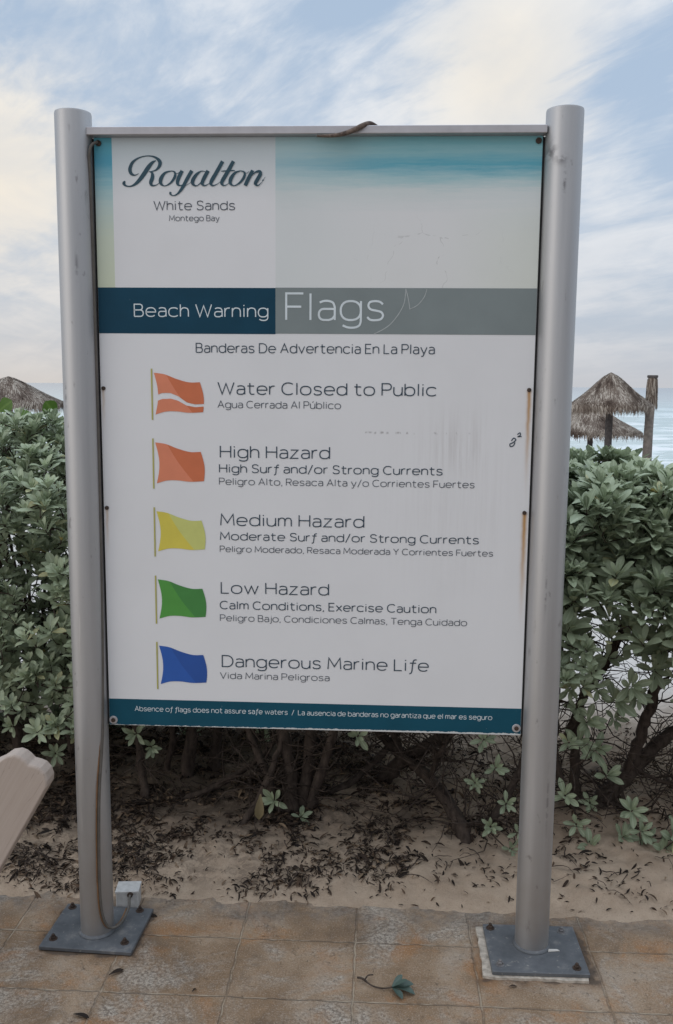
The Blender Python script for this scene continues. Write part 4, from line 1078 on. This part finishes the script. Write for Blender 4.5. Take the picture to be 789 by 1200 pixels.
# right of the right post
def zmin_r(x, y): return 0.74 if y < 1.2 else 0.72
shrub((1.1, 0.9), "tall silver-green shrub right of the right sign post, open below with crossing bare branches", 0.86, 2.0, zmin_r, 880, 760,
      [([(1.03, .85, None), (1.12, .90, .10), (1.22, .95, .18), (1.36, 1.0, .30), (1.55, 1.05, .42), (1.7, 1.1, .8)], .042, .014), ([(1.20, .94, .16), (1.24, .93, .34), (1.29, .95, .52), (1.33, 1.0, .70), (1.45, 1.05, .86), (1.5, 1.1, 1.15)], .026, .012),
       ([(1.00, .88, None), (.98, .92, .2), (1.02, 1.0, .45), (1.16, 1.05, .68), (1.25, 1.1, 1.1)], .024, .010), ([(.95, .95, .30), (1.03, .96, .52), (1.15, 1.0, .70), (1.25, 1.0, .82)], .018, .009),
       ([(1.04, .86, .02), (.94, .80, .10), (.88, .80, .30), (.90, .90, .7), (1.0, 1.0, 1.1)], .018, .008), ([(1.22, .95, .18), (1.34, .86, .16), (1.50, .85, .14)], .010, .004),
       ([(1.10, .88, .08), (1.20, .80, .06), (1.32, .78, .04)], .008, .003)], 25, 300,
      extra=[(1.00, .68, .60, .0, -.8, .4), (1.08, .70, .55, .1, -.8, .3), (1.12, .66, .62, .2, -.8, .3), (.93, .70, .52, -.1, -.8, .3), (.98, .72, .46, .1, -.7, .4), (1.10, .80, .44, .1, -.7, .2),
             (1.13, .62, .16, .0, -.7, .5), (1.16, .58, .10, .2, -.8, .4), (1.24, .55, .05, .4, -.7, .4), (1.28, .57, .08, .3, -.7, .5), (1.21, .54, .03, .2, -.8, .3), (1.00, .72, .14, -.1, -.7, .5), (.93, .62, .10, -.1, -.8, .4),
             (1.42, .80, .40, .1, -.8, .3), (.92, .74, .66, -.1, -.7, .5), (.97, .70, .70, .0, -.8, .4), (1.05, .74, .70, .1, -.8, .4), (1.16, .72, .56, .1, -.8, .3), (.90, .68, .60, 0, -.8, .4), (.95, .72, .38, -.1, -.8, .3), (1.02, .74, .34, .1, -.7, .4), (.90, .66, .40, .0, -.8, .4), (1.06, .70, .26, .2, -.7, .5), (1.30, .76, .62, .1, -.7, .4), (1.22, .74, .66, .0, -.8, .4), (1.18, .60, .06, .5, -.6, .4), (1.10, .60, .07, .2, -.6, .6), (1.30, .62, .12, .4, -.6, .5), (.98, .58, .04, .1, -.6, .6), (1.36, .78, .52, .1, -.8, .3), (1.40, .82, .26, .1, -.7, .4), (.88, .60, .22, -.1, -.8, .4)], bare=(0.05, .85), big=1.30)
# hedge goes on outside the frame
shrub((-2.5, 1.15), "silver-green shrub at the far left end of the hedge", -3.1, -2.05, lambda x, y: 0.45, 450, 300,
      [([(-2.5, 1.15, None), (-2.45, 1.15, .4), (-2.6, 1.2, 1.1)], .03, .01), ([(-2.4, 1.1, None), (-2.25, 1.1, .5), (-2.2, 1.2, 1.1)], .025, .01)], 26)
shrub((2.5, 1.15), "silver-green shrub at the far right end of the hedge", 1.95, 3.0, lambda x, y: 0.6, 450, 300,
      [([(2.5, 1.15, None), (2.45, 1.15, .4), (2.6, 1.2, 1.1)], .03, .01), ([(2.4, 1.1, None), (2.25, 1.1, .5), (2.2, 1.2, 1.1)], .025, .01)], 27)
# sea grape behind the left shrub
sg = empty("sea_grape", (-1.55, 1.75, ground_z(-1.55, 1.75)), "broad round-leaved bright green plant poking up behind the left shrub", "plant")
stems = [(-1.66, 1.55, 1.62), (-1.60, 1.62, 1.56), (-1.70, 1.60, 1.50), (-1.38, 1.52, 1.53), (-1.30, 1.55, 1.55), (-1.55, 1.58, 1.50), (-1.28, 1.56, 1.49), (-1.72, 1.5, 1.58)]
bm = MB(); b0 = (-1.55, 1.75, ground_z(-1.55, 1.75) - .03)
for s_ in stems:
    bm.tube(catmull([b0, ((b0[0] + s_[0]) / 2 + .02, 1.72, .75), (s_[0], s_[1] + .03, s_[2] - .15), s_], 4), [.010 - .0005 * i for i in range(13)], 5)
bm.build("branches", m_bark, sg, True)
SP = np.array(stems); SP = np.vstack([SP, SP - (0.03, 0, .10)]); SP = SP[:12]
link("foliage", make_leaves(SP, np.array([(RS.normal() * .6, -.25 + RS.normal() * .3, .7 + RS.normal() * .3) for _ in SP]), np.array([(RS.normal() * .3, -1, .5) for _ in SP]), RS.uniform(.075, .105, len(SP)), RS.rand(len(SP)), 2.3, .15, .1), m_grape, sg, True)

# ------------------------------------------------------------------ leaf litter under the hedge
m_litter, nb = material("dead_leaf_litter")
at = nb.n('ShaderNodeAttribute', attribute_name='var').outputs['Fac']
nb.put(nb.b.inputs['Base Color'], nb.ramp(at, [(0.0, (0.016, 0.012, 0.010)), (0.6, (0.045, 0.030, 0.022)), (0.9, (0.11, 0.07, 0.045)), (1.0, (0.24, 0.17, 0.11))]))
nb.b.inputs['Roughness'].default_value = 0.85; nb.b.inputs['Specular IOR Level'].default_value = 0.25
LP, LD, LU, LL, LV = [], [], [], [], []
tries = 0
while len(LP) < 34000 and tries < 500000:
    tries += 1
    x = RS.uniform(-2.3, 2.2); y = 0.20 + RS.rand() ** 1.0 * 1.7
    dens = np.interp(y, [.2, .3, .45, .7, 1.3, 1.9], [.30, .55, .7, .9, .9, .2]) * np.interp(x, [-2.3, -.3, .3, .6, .9, 2.2], [1.3, 1.3, .8, .35, .20, .35])
    cl_ = fbm(x, y, 5.5, 4, 3.3)
    if RS.rand() > dens * np.clip(0.36 + 1.15 * cl_ + 0.9 * fbm(x, y, 18, 3, 8.1), 0.03, 1.4): continue
    if y < edge(x) + .004 and RS.rand() > .15: continue
    LP.append((x, y, max(0.0, ground_z(x, y)) + 0.004 + 0.006 * RS.rand())); a = RS.rand() * 6.28
    LD.append((math.cos(a), math.sin(a), RS.normal() * .18)); LU.append((RS.normal() * .45, RS.normal() * .45, 1)); LL.append(RS.uniform(.007, .027) if RS.rand() < .92 else RS.uniform(.027, .048)); LV.append(RS.rand() ** 1.3 if RS.rand() < .93 else 1.0)
o = link("leaf_litter", make_leaves(np.array(LP), np.array(LD), np.array(LU), np.array(LL), np.array(LV), .72, .8, .35), m_litter, None)
tag(o, "dark dead leaves strewn over the sand under the shrubs", "leaf litter", None, 'stuff')
# broken twigs and dry seaweed strands among the leaves
sm_ = MB()
for _ in range(750):
    for _t in range(30):
        x = RS.uniform(-2.1, 2.0); y = 0.26 + 1.1 * RS.rand()
        if RS.rand() < np.clip(.25 + 1.5 * fbm(x, y, 5.5, 4, 3.3), .04, 1) * np.interp(x, [-.3, .7], [1, .45]): break
    a = RS.rand() * 6.28; ln = RS.uniform(.02, .10); q = []
    for k in range(5):
        q.append((x, y, max(0, ground_z(x, y)) + .006 + .010 * math.sin(k * .8)))
        a += RS.normal() * .45; x += math.cos(a) * ln / 4; y += math.sin(a) * ln / 4
    r_ = RS.uniform(.0009, .0026); sm_.tube(q, [r_, r_, r_ * .9, r_ * .7, r_ * .4], 4)
tag(sm_.build("twig_litter", m_bark), "thin broken twigs lying among the dead leaves on the sand", None, None, 'stuff')
# single dead leaves on the paving
def one_leaf(x, y, ang, ln, label, mat=m_litter, var=.3):
    o = link("dead_leaf", make_leaves(np.array([(x, y, .005)]), np.array([(math.cos(ang), math.sin(ang), .06)]), np.array([(.2, .1, 1.)]), np.array([ln]), np.array([var]), .8, .7, .2), mat)
    return tag(o, label, "dead leaf", "dead leaves lying on the paving")
one_leaf(-.572, -.205, .75, .052, "dark curled dead leaf on the paving just in front of the left base plate")
one_leaf(-.545, .104, -.1, .040, "thin dark dead leaf on the paving right of the left base plate", var=.1)
one_leaf(-.318, -.262, 1.1, .022, "tiny dark leaf scrap on the paving between the base plate and the fallen sprig")
one_leaf(-.620, -.372, -.15, .050, "dark dead leaf at the bottom left of the paving", var=.1)
one_leaf(.575, -.185, .3, .026, "small brown leaf scrap on the paving in front of the right base plate", var=.6)
# fallen sprig with green leaves
sp_ = empty("fallen_sprig", (.23, -.21, 0), "fallen sprig with a dark stem and a few green leaves lying on the paving", "sprig")
mb = MB(); mb.tube(catmull([(.145, -.175, .008), (.160, -.185, .012), (.185, -.205, .007), (.215, -.215, .006), (.245, -.214, .010)], 5), [.0032] * 8 + [.0022] * 13, 6); mb.tube(catmull([(.165, -.19, .010), (.175, -.175, .016), (.190, -.168, .014)], 4), .0022, 5)
mb.build("stem", m_bark, sp_, True)
SP = np.array([(.243, -.214, .010)] * 5); SD = np.array([(1, .12, .25), (.9, -.25, .12), (.55, -.8, .10), (.6, .5, .5), (.75, -.05, .55)])
link("foliage", make_leaves(SP, SD, np.array([(0, -.2, 1.), (0, 0, 1.), (.1, 0, 1.), (0, -.4, 1.), (-.3, 0, 1)]), np.array([.062, .066, .052, .045, .05]), np.array([.3, .6, .1, .2, .5]), 1.0, .4, .15), m_dleaf, sp_, True)
mb = MB(); mb.add([(.712, -.040, .0215), (.748, -.034, .0215), (.741, -.026, .0215), (.713, -.028, .0215), (.714, -.039, .0245), (.745, -.0335, .0240), (.740, -.028, .0240), (.715, -.030, .0245)], [(0, 3, 2, 1), (4, 5, 6, 7), (0, 1, 5, 4), (1, 2, 6, 5), (2, 3, 7, 6), (3, 0, 4, 7)])
tag(mb.build("white_shard", simple("white_plastic", (.62, .60, .56), .6)), "small white plastic shard lying on the right base plate", "shard")
